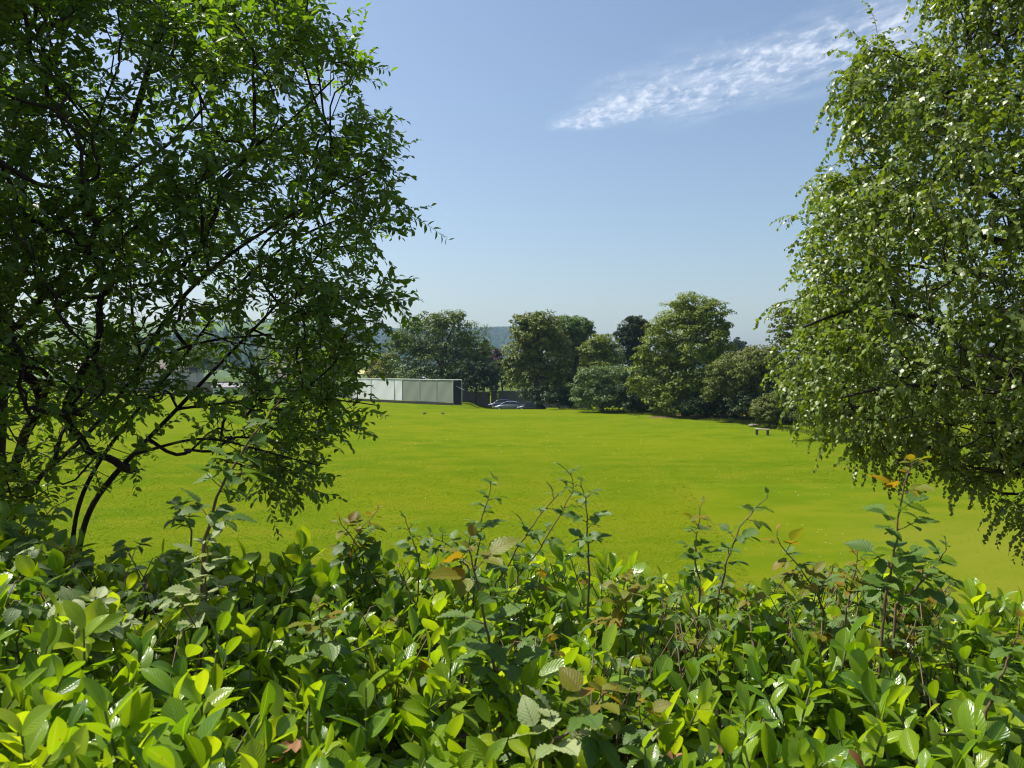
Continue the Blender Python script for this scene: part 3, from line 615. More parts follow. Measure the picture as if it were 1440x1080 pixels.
def make_car(label, paint_m, loc, rz):
    e = empty('parked_car', (loc[0], loc[1], float(zt(*loc))), label, 'car', 'cars parked under the trees', rz)
    g = MB(); secs = []
    for x, wd, zl, zs in ((-2.1, 0.62, 0.42, 0.72), (-2.03, 0.80, 0.28, 0.86), (-1.6, 0.87, 0.2, 0.94), (-0.6, 0.89, 0.18, 0.97), (0.5, 0.89, 0.18, 0.95), (1.3, 0.87, 0.2, 0.86), (1.9, 0.80, 0.27, 0.70), (2.12, 0.55, 0.38, 0.58)):
        secs.append([(x, -wd * 0.9, zl), (x, -wd, zl + 0.18), (x, -wd * 0.99, zs - 0.12), (x, -wd * 0.9, zs), (x, 0, zs + 0.04), (x, wd * 0.9, zs), (x, wd * 0.99, zs - 0.12), (x, wd, zl + 0.18), (x, wd * 0.9, zl), (x, -wd * 0.9, zl)])
    loft(g, secs); body = g.build('body', paint_m, e, loc=0)
    g = MB()          # roof shell carried by the pillars
    def prof(x): return np.interp(x, [-1.95, -1.55, -1.0, -0.3, 0.3, 0.75, 1.25], [0.93, 1.22, 1.41, 1.47, 1.42, 1.25, 0.92])
    secs = []
    for x in np.linspace(-1.3, 0.42, 8):
        h = prof(x); w = 0.60 + 0.05 * math.cos(x)
        secs.append([(x, -w - 0.03, h - 0.075), (x, -w, h - 0.02), (x, 0, h + 0.02), (x, w, h - 0.02), (x, w + 0.03, h - 0.075), (x, 0, h - 0.06), (x, -w - 0.03, h - 0.075)])
    loft(g, secs)
    for s in (-1, 1):
        g.tube([(1.28, s * 0.76, 0.90), (0.75, s * 0.70, 1.22), (0.40, s * 0.64, 1.36)], 0.035, 6)
        g.tube([(-1.93, s * 0.72, 0.93), (-1.6, s * 0.68, 1.19), (-1.25, s * 0.63, 1.33)], 0.05, 6)
        g.tube([(-0.3, s * 0.80, 0.95), (-0.32, s * 0.66, 1.42)], 0.035, 6)
    g.build('roof', paint_m, e, loc=0)
    for nm, xs in (('windscreen', (0.40, 1.24)), ('rear_window', (-1.9, -1.28))):
        g = MB(); x_ = np.linspace(*xs, 5); secs = [[(x, y * (0.72 - 0.1 * (prof(x) - 0.92) / 0.5), prof(x) - 0.02 - 0.03 * y * y) for y in np.linspace(-1, 1, 5)] for x in x_]
        S = np.array(secs); b0 = (np.arange(4)[:, None] * 5 + np.arange(4)[None]).ravel(); g.quads(S, np.stack([b0, b0 + 1, b0 + 6, b0 + 5], -1)); g.build(nm, M_CARGLASS, e, loc=0)
    for s in (-1, 1):
        g = MB(); x_ = np.linspace(-1.75, 1.15, 9); S = []
        for x in x_:
            h = prof(x) - 0.05; S.append([(x, s * 0.775, 0.9), (x, s * (0.775 - 0.15 * (h - 0.9) / 0.55), max(h, 0.905))])
        S = np.array(S); b0 = np.arange(8) * 2; g.quads(S, np.stack([b0, b0 + 1, b0 + 3, b0 + 2], -1)); g.build('side_window', M_CARGLASS, e, loc=0)
        g = MB(); g.tube([(1.92, s * 0.62, 0.66), (2.02, s * 0.5, 0.64), (2.06, s * 0.4, 0.62)], [0.05, 0.09, 0.06], 8); g.build('headlight', M_LAMP, e, loc=0)
        g = MB(); g.box((-2.09, min(s * 0.5, s * 0.76), 0.68), (-1.98, max(s * 0.5, s * 0.76), 0.84)); g.build('tail_light', M_TAIL, e, False, loc=0)
        g = MB(); g.tube([(0.75, s * 0.84, 0.98), (0.78, s * 0.98, 1.02), (0.78, s * 1.02, 1.0)], [0.03, 0.08, 0.04], 7); g.build('wing_mirror', paint_m, e, loc=0)
        for wx in (-1.3, 1.32):
            g = MB(); ring = []
            g.tube([(wx, s * 0.70, 0.32), (wx, s * 0.72, 0.32), (wx, s * 0.88, 0.32), (wx, s * 0.905, 0.32)], [0.27, 0.32, 0.32, 0.27], 20); w = g.build('wheel', M_TYRE, e, loc=0)
            g = MB(); g.tube([(wx, s * 0.90, 0.32), (wx, s * 0.925, 0.32)], [0.2, 0.17], 16); g.build('rim', M_RIM, w, loc=0)
    return e
make_car('navy blue car parked behind the silver one', paint('navy_paint', (0.02, 0.03, 0.10)), xy(706, 121), R(176))
make_car('silver grey car parked beside the black one', paint('silver_paint', (0.11, 0.125, 0.14)), xy(716, 114.5), R(172))
make_car('black car parked nearest the dark trunk', paint('black_paint', (0.012, 0.012, 0.014)), xy(748, 112), R(170))

# bench
M_WOOD = simple_mat('weathered_wood', (0.46, 0.40, 0.31), (0.33, 0.28, 0.21), 0.8, scale=5, bstr=0.3, vscale=(1, 12, 12))
M_CONC = simple_mat('dark_concrete', (0.10, 0.095, 0.09), (0.07, 0.065, 0.06), 0.9)
bx, by = xy(1072.5, 65.0); e = empty('park_bench', (bx, by, float(zt(bx, by))), 'small backless plank bench alone on the lawn', 'bench', None, R(-32))
g = MB(); g.box((-0.6, -0.2, 0.45), (0.6, 0.2, 0.53)); o = g.build('seat', M_WOOD, e, False, loc=0)
bv = o.modifiers.new('soft', 'BEVEL'); bv.width = 0.012; bv.segments = 2
for s in (-1, 1):
    g = MB(); g.box((s * 0.45 - 0.07, -0.16, -0.05), (s * 0.45 + 0.07, 0.16, 0.448)); g.build('leg', M_CONC, e, False, loc=0)

# pale boulder by the round shrub
g = MB(); bx, by = xy(1060, 74); zb = float(zt(bx, by))
th, ph = np.meshgrid(np.linspace(0, 2 * math.pi, 15), np.linspace(0, math.pi, 9))
P = np.stack([np.cos(th) * np.sin(ph) * 0.5, np.sin(th) * np.sin(ph) * 0.35, np.cos(ph) * 0.17], -1)
P = P * (1 + 0.18 * np.sin(th * 3 + 1)[..., None] * np.sin(ph)[..., None]); P[..., 2] += 0.1
b0 = (np.arange(8)[:, None] * 15 + np.arange(14)[None]).ravel(); g.quads(P + np.array([bx, by, zb]), np.stack([b0, b0 + 1, b0 + 16, b0 + 15], -1))
tag(g.build('boulder', simple_mat('pale_rock', (0.2, 0.185, 0.13), (0.12, 0.11, 0.08), 0.9, bstr=0.5)), 'pale low boulder at the foot of the round shrub', 'rock')

# crows
M_CROW = simple_mat('black_feather', (0.015, 0.015, 0.018), (0.01, 0.01, 0.012), 0.5)
for k, (px_, lb, a) in enumerate(((597, 'crow on the lawn, the one nearer the white panels', 0.3), (622.5, 'crow on the lawn, the one nearer the dark net end', 2.6))):
    X, Y = xy(px_, 91.5); e = empty('crow', (X, Y, float(zt(X, Y)) + 0.03), lb, 'bird', 'crows feeding on the lawn', a)
    g = MB(); g.tube([(-0.30, 0, 0.13), (-0.2, 0, 0.155), (-0.1, 0, 0.17), (0, 0, 0.185), (0.09, 0, 0.2), (0.14, 0, 0.235), (0.18, 0, 0.262), (0.215, 0, 0.262), (0.24, 0, 0.252), (0.285, 0, 0.24)], [0.02, 0.045, 0.075, 0.09, 0.08, 0.05, 0.046, 0.04, 0.018, 0.003], 10); g.build('body', M_CROW, e, loc=0)
    for s in (-1, 1):
        g = MB(); g.tube([(0.02, s * 0.035, 0.13), (0.03, s * 0.035, 0.06), (0.01, s * 0.035, 0.0), (0.06, s * 0.04, -0.015)], 0.008, 5); g.build('leg', M_CROW, e, loc=0)

# ------------------------------------------------------------------ near trees
def in_poly(P, x, y):
    P = np.asarray(P, float); c = np.zeros(len(x), bool); j = len(P) - 1
    for i in range(len(P)):
        a, b = P[i], P[j]
        m = ((a[1] > y) != (b[1] > y)) & (x < (b[0] - a[0]) * (y - a[1]) / (b[1] - a[1] + 1e-9) + a[0]); c ^= m; j = i
    return c
def edge_dist(P, x, y):
    P = np.asarray(P, float); best = np.full(len(x), 1e9)
    for i in range(len(P)):
        a, b = P[i - 1], P[i]; ab = b - a; L2 = (ab ** 2).sum() + 1e-9
        t = np.clip(((x - a[0]) * ab[0] + (y - a[1]) * ab[1]) / L2, 0, 1)
        best = np.minimum(best, np.hypot(x - a[0] - t * ab[0], y - a[1] - t * ab[1]))
    return best
def volume_points(poly, n, Y0, T, edge, dens=None, shift=None):
    """points in a rounded crown whose outline, from the camera's side, is poly"""
    P = np.asarray(poly, float); out = []
    lo, hi = P.min(0), P.max(0); tot = 0
    while tot < n:
        x = rng.uniform(lo[0], hi[0], n * 2); y = rng.uniform(lo[1], hi[1], n * 2)
        k = in_poly(P, x, y)
        if dens is not None: k &= rng.random(len(x)) < dens(x, y)
        x, y = x[k], y[k]; d = edge_dist(P, x, y)
        t = T * np.sqrt(np.clip(d / edge, 0.04, 1)); Y = Y0 + (shift(x, y) if shift else 0) + rng.uniform(-1, 1, len(x)) * t
        out += [at(a, b, c) for a, b, c in zip(x, y, Y)]; tot = len(out)
    return np.array(out[:n])
def grow(limbs, att, alpha=0.25):
    """joins every attractor to the nearest branch, nearer the root first"""
    pos, par, plen, rad = [], [], [], []
    for pts, (r0, r1), root in limbs:
        pts = np.array(pts); seg = np.linalg.norm(np.diff(pts, axis=0), axis=1); s = np.concatenate([[0], np.cumsum(seg)])
        m = max(3, int(s[-1] / 0.12)); q = np.linspace(0, s[-1], m)
        C = np.stack([np.interp(q, s, pts[:, i]) for i in range(3)], -1)
        for _ in range(3): C[1:-1] = (C[:-2] + 2 * C[1:-1] + C[2:]) / 4
        start = -1
        if root and pos: start = int(np.argmin(np.linalg.norm(np.array(pos) - C[0], axis=1)))
        for i in range(m):
            par.append(start if i == 0 else len(pos) - 1); plen.append((plen[par[-1]] if par[-1] >= 0 else 0) + (0 if i == 0 else s[-1] / (m - 1)))
            pos.append(C[i]); rad.append(r0 + (r1 - r0) * i / (m - 1))
    nb = len(pos); pos = np.array(pos); plen = np.array(plen)
    D = np.linalg.norm(att[:, None] - pos[None], axis=2); cost = D + alpha * plen[None]
    bi = cost.argmin(1); bc = cost[np.arange(len(att)), bi]; bd = D[np.arange(len(att)), bi]
    todo = np.ones(len(att), bool); idx = np.full(len(att), -1); P = list(pos); PL = list(plen)
    for _ in range(len(att)):
        i = int(np.where(todo, bc, 1e9).argmin()); todo[i] = False
        par.append(int(bi[i])); idx[i] = len(P); P.append(att[i]); pl = PL[bi[i]] + bd[i]; PL.append(pl)
        dd = np.linalg.norm(att - att[i], axis=1); c = dd + alpha * pl; m = todo & (c < bc)
        bc[m] = c[m]; bi[m] = idx[i]; bd[m] = dd[m]
    P = np.array(P); par = np.array(par); cnt = np.ones(len(P)); kids = [[] for _ in P]
    for i in range(len(P) - 1, -1, -1):
        if par[i] >= 0: cnt[par[i]] += cnt[i]
    for i, p_ in enumerate(par):
        if p_ >= 0: kids[p_].append(i)
    return P, par, cnt, kids, nb, np.array(rad)
def branch_mesh(P, par, cnt, kids, nb, rad, tip=0.0022, power=0.42, wob=0.25):
    g = MB(); r = tip * cnt ** power; r[:nb] = np.maximum(rad, r[:nb] * 0.6)
    done = np.zeros(len(P), bool)
    order = [i for i in range(len(P)) if par[i] < 0]
    while order:
        s = order.pop(); ch = [s]
        while kids[ch[-1]]:
            ks = sorted(kids[ch[-1]], key=lambda q: -(cnt[q] + (1e6 if q < nb and ch[-1] < nb and q == ch[-1] + 1 else 0)))
            order += ks[1:]; ch.append(ks[0])
        pts = [P[par[s]]] if par[s] >= 0 else []; rr = [min(r[par[s]], r[s] * 1.3)] if par[s] >= 0 else []
        pts += [P[q] for q in ch]; rr += [r[q] for q in ch]
        if len(pts) < 2: continue
        pts = np.array(pts); rr = np.array(rr)
        for _ in range(1 if len(pts) < 60 else 0):       # one round of corner cutting
            a = pts[:-1] * 0.75 + pts[1:] * 0.25; b = pts[:-1] * 0.25 + pts[1:] * 0.75; ra = rr[:-1] * 0.75 + rr[1:] * 0.25; rb = rr[:-1] * 0.25 + rr[1:] * 0.75
            m = np.empty((len(a) * 2, 3)); m[0::2] = a; m[1::2] = b; q = np.empty(len(a) * 2); q[0::2] = ra; q[1::2] = rb
            pts = np.vstack([pts[:1], m, pts[-1:]]); rr = np.concatenate([rr[:1], q, rr[-1:]])
        g.tube(pts, rr, 8 if rr[0] > 0.02 else (6 if rr[0] > 0.008 else 4))
    return g

def nz(x, y, s, k): return np.array([mnoise.noise(Vector((a * s, b * s, k))) for a, b in zip(np.ravel(x), np.ravel(y))]).reshape(np.shape(x))
# --- left tree: a many stemmed sallow
LP = [(-330, -150), (-200, -330), (-40, -330), (80, -170), (200, -90), (370, -70), (425, -45), (452, 20), (464, 75), (512, 98), (514, 112), (480, 140), (468, 190), (520, 165), (548, 210), (552, 265), (576, 300), (560, 325), (532, 352), (540, 390), (554, 410), (545, 440), (505, 465), (505, 505), (500, 545), (500, 575), (490, 600), (470, 612), (450, 640), (492, 655), (478, 672), (440, 694), (385, 694), (350, 660), (285, 655), (235, 640), (190, 690), (120, 690), (60, 705), (-20, 730), (-200, 730), (-330, 500)]
def l_dens(x, y):
    d = np.clip(0.62 + 2.6 * nz(x, y, 0.016, 4.4), 0.14, 1.0); d[(y > 560)] *= 0.8; d[(y > 600) & (x > 60) & (x < 240)] *= 0.7
    for cx, cy, rx, ry in ((25, 110, 34, 30), (395, 345, 46, 22), (130, 445, 46, 18), (330, 240, 22, 12), (185, 245, 18, 10), (240, 590, 60, 28), (60, 640, 40, 30)):
        d[((x - cx) / rx) ** 2 + ((y - cy) / ry) ** 2 < 1] *= 0.12
    return d
Y0 = 5.3
att = volume_points(LP, 3500, Y0, 1.2, 140, l_dens, lambda x, y: -1.3 * np.clip((200 - x) / 380, 0, 1.2))
rb = at(112, 745, 5.2); rb2 = at(95, 760, 5.3); rl = at(-12, 760, 5.4)
def lim(*p): return [at(*q) for q in p]
limbs = [(lim((108, 790, 5.2), (120, 715, 5.2), (185, 640, 5.1), (250, 575, 5.15), (300, 520, 5.2), (380, 440, 5.4), (455, 350, 5.5)), (0.024, 0.006), False),
         (lim((100, 790, 5.3), (106, 705, 5.3), (150, 630, 5.45), (220, 545, 5.5), (270, 490, 5.6), (330, 400, 5.7), (420, 330, 5.7), (500, 300, 5.6)), (0.020, 0.005), False),
         (lim((-5, 800, 5.35), (30, 690, 5.35), (110, 625, 5.3), (160, 570, 5.1), (190, 520, 5.0), (270, 480, 4.9), (380, 470, 4.9)), (0.026, 0.006), False),
         (lim((-40, 800, 5.6), (-6, 690, 5.6), (2, 560, 5.6), (6, 430, 5.6), (60, 320, 5.5), (150, 260, 5.5), (195, 150, 5.4), (232, 10, 5.3), (240, -140, 5.2)), (0.062, 0.012), False),
         (lim((4, 500, 5.6), (60, 455, 5.4), (130, 400, 5.2), (170, 330, 5.0), (290, 250, 5.0), (400, 180, 5.0), (470, 110, 5.1)), (0.022, 0.005), True),
         (lim((6, 430, 5.6), (30, 330, 5.9), (40, 180, 6.0), (20, 0, 6.0), (40, -150, 6.0)), (0.026, 0.006), True),
         (lim((-6, 690, 5.6), (-90, 560, 5.3), (-180, 380, 5.2), (-220, 150, 5.4), (-180, 0, 5.4)), (0.036, 0.008), True),
         (lim((60, 320, 5.5), (130, 270, 5.9), (240, 205, 6.1), (330, 100, 6.2), (380, -40, 6.1)), (0.018, 0.005), True),
         (lim((190, 520, 5.0), (250, 420, 4.8), (330, 350, 4.6), (430, 290, 4.6), (540, 230, 4.8)), (0.016, 0.005), True),
         (lim((185, 640, 5.1), (290, 610, 4.8), (390, 640, 4.7), (450, 655, 4.7)), (0.012, 0.004), True),
         (lim((250, 575, 5.15), (370, 560, 5.2), (470, 560, 5.2), (530, 570, 5.2)), (0.011, 0.004), True)]
M_SALLOW = leaf_mat('leaf_sallow', [(0.0645, 0.1250, 0.0161), (0.0907, 0.1714, 0.0202), (0.1169, 0.2117, 0.0222), (0.0847, 0.1572, 0.0202), (0.1613, 0.2419, 0.0242)], (1.9, 1.9, 0.3), 0.48, 0.36, 0.5, back=(0.095, 0.13, 0.06))
M_TWIG = simple_mat('twig', (0.08, 0.06, 0.04), (0.05, 0.04, 0.025), 0.8)
base = at(60, 780, 5.4); zb = float(zt(base[0], base[1]))
TL = empty('sallow_tree', (base[0], base[1], zb), 'dark many stemmed leafy tree leaning over the hedge on the left', 'tree')
for q in limbs:
    if not q[2]: q[0].insert(0, np.array([base[0] + (q[0][0][0] - base[0]) * 0.5, base[1] + (q[0][0][1] - base[1]) * 0.5, zb - 0.1]))
G = grow(limbs, att, 0.22)
branch_mesh(*G, tip=0.0021, power=0.40).build('trunk', M_BARK_DARK, TL)
def leafy_twigs(G, Ts, size, nleaf, length, droop, per_node, wig=0.35, lowcnt=14, updir=0.25, spread=1.0, stop=None):
    P, par, cnt, kids, nb, rad = G
    g, tw = MB(), MB(); LPs, LA, LN, LS = [], [], [], []
    ids = [i for i in range(nb, len(P)) if cnt[i] <= lowcnt]
    for i in ids:
        e = unit(P[i] - P[par[i]])
        for _ in range(per_node if cnt[i] > 1 else per_node + 1):
            dd = unit(e * 0.7 + rng.normal(size=3) * 0.55 * spread + np.array([0, 0, updir])); L = rng.uniform(*length); m = int(nleaf * L / length[1] + 2)
            pts = [P[i]]
            for s in range(5):
                dd = unit(dd + rng.normal(size=3) * wig * 0.3 - np.array([0, 0, droop]) * (0.4 + 0.25 * s)); pts.append(pts[-1] + dd * L / 5)
            pts = np.array(pts); tw.tube(pts, [0.0022, 0.002, 0.0017, 0.0014, 0.0011, 0.0006], 3, False)
            s = np.linspace(0.1, 1.0, m) * 5; k = np.minimum(s.astype(int), 4); f = (s - k)[:, None]
            q = pts[k] * (1 - f) + pts[k + 1] * f; tan = unit(pts[k + 1] - pts[k])
            side = unit(np.cross(tan, np.array([0, 0, 1.0]) + rng.normal(size=3) * 0.4)); sg = np.where(np.arange(m) % 2, 1, -1)[:, None]
            A = unit(tan * 0.75 + side * sg * 0.9 + rng.normal(size=(m, 3)) * 0.3 - np.array([0, 0, droop * 1.5]))
            N_ = unit(np.array([0, 0, 1.0]) + rng.normal(size=(m, 3)) * 0.5 + tan * 0.2)
            LPs.append(q); LA.append(A); LN.append(N_); LS.append(size * rng.uniform(0.6, 1.2, m) * np.where(np.linspace(0, 1, m) > 0.85, 0.75, 1))
    LPs, LA, LN, LS = map(np.concatenate, (LPs, LA, LN, LS))
    if stop is not None:
        k = ~stop(LPs); LPs, LA, LN, LS = LPs[k], LA[k], LN[k], LS[k]
    multi_leaves(g, Ts, LPs, LA, LN, LS); return g, tw, len(LPs)
g, tw, nl = leafy_twigs(G, T_SALLOW, 0.064, 15, (0.14, 0.36), 0.06, 2, lowcnt=10, updir=0.25)
print('sallow leaves', nl)
g.build('crown', M_SALLOW, TL); tw.build('twigs', M_TWIG, TL)

# --- right tree: weeping birch whose trunk stands outside the picture
BP = [(1300, -260), (1320, -60), (1320, 0), (1360, 45), (1282, 70), (1215, 60), (1192, 110), (1196, 190), (1180, 240), (1148, 262), (1136, 330), (1150, 390), (1120, 420), (1120, 470), (1118, 535), (1128, 585), (1195, 610), (1235, 640), (1300, 660), (1350, 672), (1400, 705), (1470, 760), (1700, 790), (1800, 400), (1750, -260)]
def b_dens(x, y):
    d = np.clip(0.55 + 3.2 * nz(x * 0.8, y * 1.5, 0.016, 9.1), 0.22, 1.0); d[x > 1480] = 0.45
    for cx, cy, rx, ry in ((1285, 55, 24, 18), (1290, 400, 20, 14), (1250, 130, 16, 12)): d[((x - cx) / rx) ** 2 + ((y - cy) / ry) ** 2 < 1] *= 0.2
    return d
att = volume_points(BP, 5000, 5.9, 1.5, 170, b_dens)
tb = np.array([(1560 - 720) / F * 6.2, 6.2, 0]); tb[2] = float(zt(tb[0], tb[1]))
limbs = [([tb - np.array([0, 0, 0.1]), tb + np.array([-0.05, 0, 1.2]), at(1545, 480, 6.2), at(1530, 300, 6.15), at(1500, 100, 6.1), at(1480, -150, 6.1)], (0.15, 0.03), False),
         (lim((1540, 440, 6.2), (1440, 440, 6.0), (1345, 462, 5.7), (1270, 440, 5.5), (1200, 430, 5.4), (1130, 460, 5.3)), (0.045, 0.008), True),
         (lim((1535, 340, 6.15), (1440, 350, 6.2), (1330, 320, 6.3), (1230, 290, 6.2), (1140, 300, 6.0)), (0.042, 0.008), True),
         (lim((1515, 180, 6.1), (1420, 130, 6.0), (1320, 130, 5.8), (1230, 120, 5.7), (1180, 110, 5.7)), (0.036, 0.007), True),
         (lim((1545, 520, 6.2), (1440, 520, 5.6), (1350, 545, 5.2), (1260, 540, 5.0), (1180, 560, 4.9)), (0.035, 0.006), True),
         (lim((1535, 400, 6.2), (1470, 400, 6.8), (1380, 390, 7.0), (1270, 370, 7.1), (1180, 380, 7.0)), (0.034, 0.007), True),
         (lim((1490, 0, 6.1), (1400, -40, 6.0), (1330, -30, 5.9), (1300, -100, 5.8)), (0.028, 0.006), True),
         (lim((1545, 480, 6.2), (1640, 420, 6.3), (1720, 350, 6.4)), (0.03, 0.008), True)]
M_BIRCH = leaf_mat('leaf_birch', [(0.0965, 0.1544, 0.0246), (0.1316, 0.1966, 0.0281), (0.1755, 0.2457, 0.0316), (0.1141, 0.1755, 0.0263), (0.2457, 0.2984, 0.0351)], (1.6, 1.6, 0.35), 0.36, 0.42, 0.6)
TB = empty('birch_tree', tuple(tb), 'glossy leaved weeping birch hanging into the right side near the hedge', 'tree')
M_BIRCHBARK = simple_mat('birch_bark', (0.30, 0.28, 0.25), (0.07, 0.06, 0.05), 0.8, scale=7, bstr=0.4, vscale=(1, 1, 2.5))
G = grow(limbs, att, 0.22)
branch_mesh(*G, tip=0.0018, power=0.40).build('trunk', M_BARK_DARK, TB)
g, tw, nl = leafy_twigs(G, T_BIRCH, 0.039, 19, (0.16, 0.40), 0.42, 2, lowcnt=8, updir=0.05)
print('birch leaves', nl)
g.build('crown', M_BIRCH, TB); tw.build('twigs', M_TWIG, TB)

# ------------------------------------------------------------------ laurel hedge
def far_edge(x): return 3.15 + 0.12 * np.sin(x * 1.9 + 0.5) + 0.06 * np.sin(x * 5.1)
def hedge_z(x, y):
    x = np.asarray(x, float); y = np.asarray(y, float)
    z = 5.03 - 0.068 * x + 0.055 * np.maximum(-x - 0.3, 0) + 0.09 * nz(x, y, 1.3, 1.7) + 0.06 * nz(x, y, 3.1, 5.2)
    fe = far_edge(x); t = np.clip((y - (fe - 0.45)) / 0.75, 0, 1); z = z - 0.9 * t ** 2.2
    t = np.clip((1.05 - y) / 0.45, 0, 1); return z - 0.9 * t ** 2.2
M_LAUREL = leaf_mat('laurel_leaf', [(0.0614, 0.1404, 0.0106), (0.0965, 0.1929, 0.0123), (0.1404, 0.2456, 0.0141), (0.1843, 0.2895, 0.0141), (0.1141, 0.2105, 0.0123)], (2.3, 2.1, 0.3), 0.40, 0.24, 0.42, back=(0.11, 0.17, 0.02), veins=((0.20, 0.29, 0.05), 9.0, 0.22), spots=(0.13, 0.09, 0.03))
M_LAURELNEW = leaf_mat('laurel_young_leaf', [(0.1771, 0.2922, 0.0124), (0.2302, 0.3365, 0.0141), (0.2834, 0.3719, 0.0177)], (2.0, 1.9, 0.35), 0.46, 0.24, 0.42, back=(0.16, 0.23, 0.02), veins=((0.30, 0.37, 0.07), 9.0, 0.2), spots=(0.2, 0.14, 0.04))
M_STEMG = simple_mat('green_stem', (0.13, 0.16, 0.05), (0.10, 0.10, 0.04), 0.6)
HG = empty('laurel_hedge', (0, 2.0, float(zt(0, 2.0))), 'glossy broad leaved green hedge filling the whole bottom of the view', 'hedge')
g_old, g_new, g_st = MB(), MB(), MB()
LO = [[], [], [], []]; LNW = [[], [], [], []]
def put(store, P, A, N_, S):
    for l, v in zip(store, (P, A, N_, S)): l.append(np.atleast_2d(v) if np.ndim(v) > 0 and len(np.shape(v)) == 1 and np.shape(v)[0] == 3 else np.atleast_1d(v))
ns = 3300
sx = rng.uniform(-3.6, 3.6, ns); sy = rng.uniform(0.75, 3.75, ns); k = np.abs(sx) < 0.85 * sy + 1.0; sx, sy = sx[k], sy[k]; ns = len(sx)
sz = hedge_z(sx, sy)
eps = 0.05
gxn = (hedge_z(sx + eps, sy) - hedge_z(sx - eps, sy)) / (2 * eps); gyn = (hedge_z(sx, sy + eps) - hedge_z(sx, sy - eps)) / (2 * eps)
up = unit(np.stack([-gxn * 0.6, -gyn * 0.6, np.ones(ns)], -1))
for i in range(ns):
    ax = unit(up[i] + rng.normal(size=3) * 0.30); L = rng.uniform(0.08, 0.17); tip = np.array([sx[i], sy[i], sz[i]]) + ax * rng.uniform(-0.08, 0.07)
    b = tip - ax * (L + 0.12); m = rng.integers(7, 11); sc_ = rng.uniform(0.7, 1.1); young = rng.random() < 0.38
    g_st.tube([b, b * 0.5 + tip * 0.5 + rng.normal(size=3) * 0.006, tip], [0.004, 0.0032, 0.002], 5, False)
    a0 = rng.random() * 6.28; u = unit(np.cross(ax, [0.3, 0.9, 0.1])); w = np.cross(ax, u)
    for j in range(m):
        f = j / (m - 1); th = a0 + j * 2.4; out = u * math.cos(th) + w * math.sin(th)
        ang = R(80 - 56 * f + rng.normal() * 11); A = ax * math.cos(ang) + out * math.sin(ang)
        N_ = ax * math.sin(ang) - out * math.cos(ang) + rng.normal(size=3) * 0.22
        p = b + (tip - b) * (0.25 + 0.75 * f); s = sc_ * rng.uniform(0.082, 0.118) * (1 - 0.28 * f)
        put(LNW if (young and f > 0.45) else LO, p, A, N_, s)
# deeper, older leaves
nd = 3400; dx = rng.uniform(-3.6, 3.6, nd); dy = rng.uniform(0.75, 3.8, nd); k = np.abs(dx) < 0.85 * dy + 1.0; dx, dy = dx[k], dy[k]; nd = len(dx)
dz = hedge_z(dx, dy) - rng.uniform(0.08, 0.45, nd)
put(LO, np.stack([dx, dy, dz], -1), unit(rdir(nd) * np.array([1, 1, 0.5])), unit(rdir(nd) * 0.7 + np.array([0, 0, 1])), rng.uniform(0.09, 0.13, nd))
for store, gm in ((LO, g_old), (LNW, g_new)):
    P, A, N_ = (np.concatenate(store[q]) for q in range(3)); S = np.concatenate(store[3])
    S3 = np.stack([S * rng.uniform(0.85, 1.25, len(S)), S, S], -1); multi_leaves(gm, T_LAUREL, P, A, N_, S3)
print('laurel leaves', len(P))
g_old.build('foliage', M_LAUREL, HG); g_new.build('young_growth', M_LAURELNEW, HG); g_st.build('shoots', M_STEMG, HG)
g = MB()
for i in range(420):
    x, y = rng.uniform(-3.6, 3.6), rng.uniform(0.9, 3.4); z1 = float(hedge_z(np.array([x]), np.array([y]))[0]) - 0.08; z0 = float(zt(x, y))
    x0, y0 = x + rng.normal() * 0.25, 2.0 + (y - 2.0) * 0.5
    g.tube([(x0, y0, z0), ((x0 + x) / 2 + rng.normal() * 0.06, (y0 + y) / 2 + rng.normal() * 0.06, z0 * 0.45 + z1 * 0.55), (x, y, z1)], [0.013, 0.009, 0.004], 5, False)
g.build('branches', M_TWIG, HG)
# dry brown leaves caught in it
M_DRY = leaf_mat('dry_leaf', [(0.22, 0.10, 0.04), (0.30, 0.15, 0.06), (0.16, 0.075, 0.035)], (1.2, 1.0, 0.6), 0.2, 0.6, 0.3)
g = MB(); pts = []
for (x, y, Y, k) in ((1130, 1000, 1.62, 10), (1180, 1005, 1.6, 8), (1410, 1040, 1.5, 6), (950, 990, 1.7, 5), (420, 1010, 1.6, 4), (700, 905, 2.0, 5)):
    for _ in range(k): pts.append(at(x + rng.normal() * 16, y + rng.normal() * 9, Y))
P = np.array(pts); P[:, 2] = hedge_z(P[:, 0], P[:, 1]) - rng.uniform(0.02, 0.1, len(P))
multi_leaves(g, T_LAUREL, P, unit(rdir(len(P)) * np.array([1, 1, 0.4])), unit(rdir(len(P)) * 0.6 + np.array([0, 0, 1])), rng.uniform(0.04, 0.065, len(P)))
g.build('dry_leaves', M_DRY, HG)

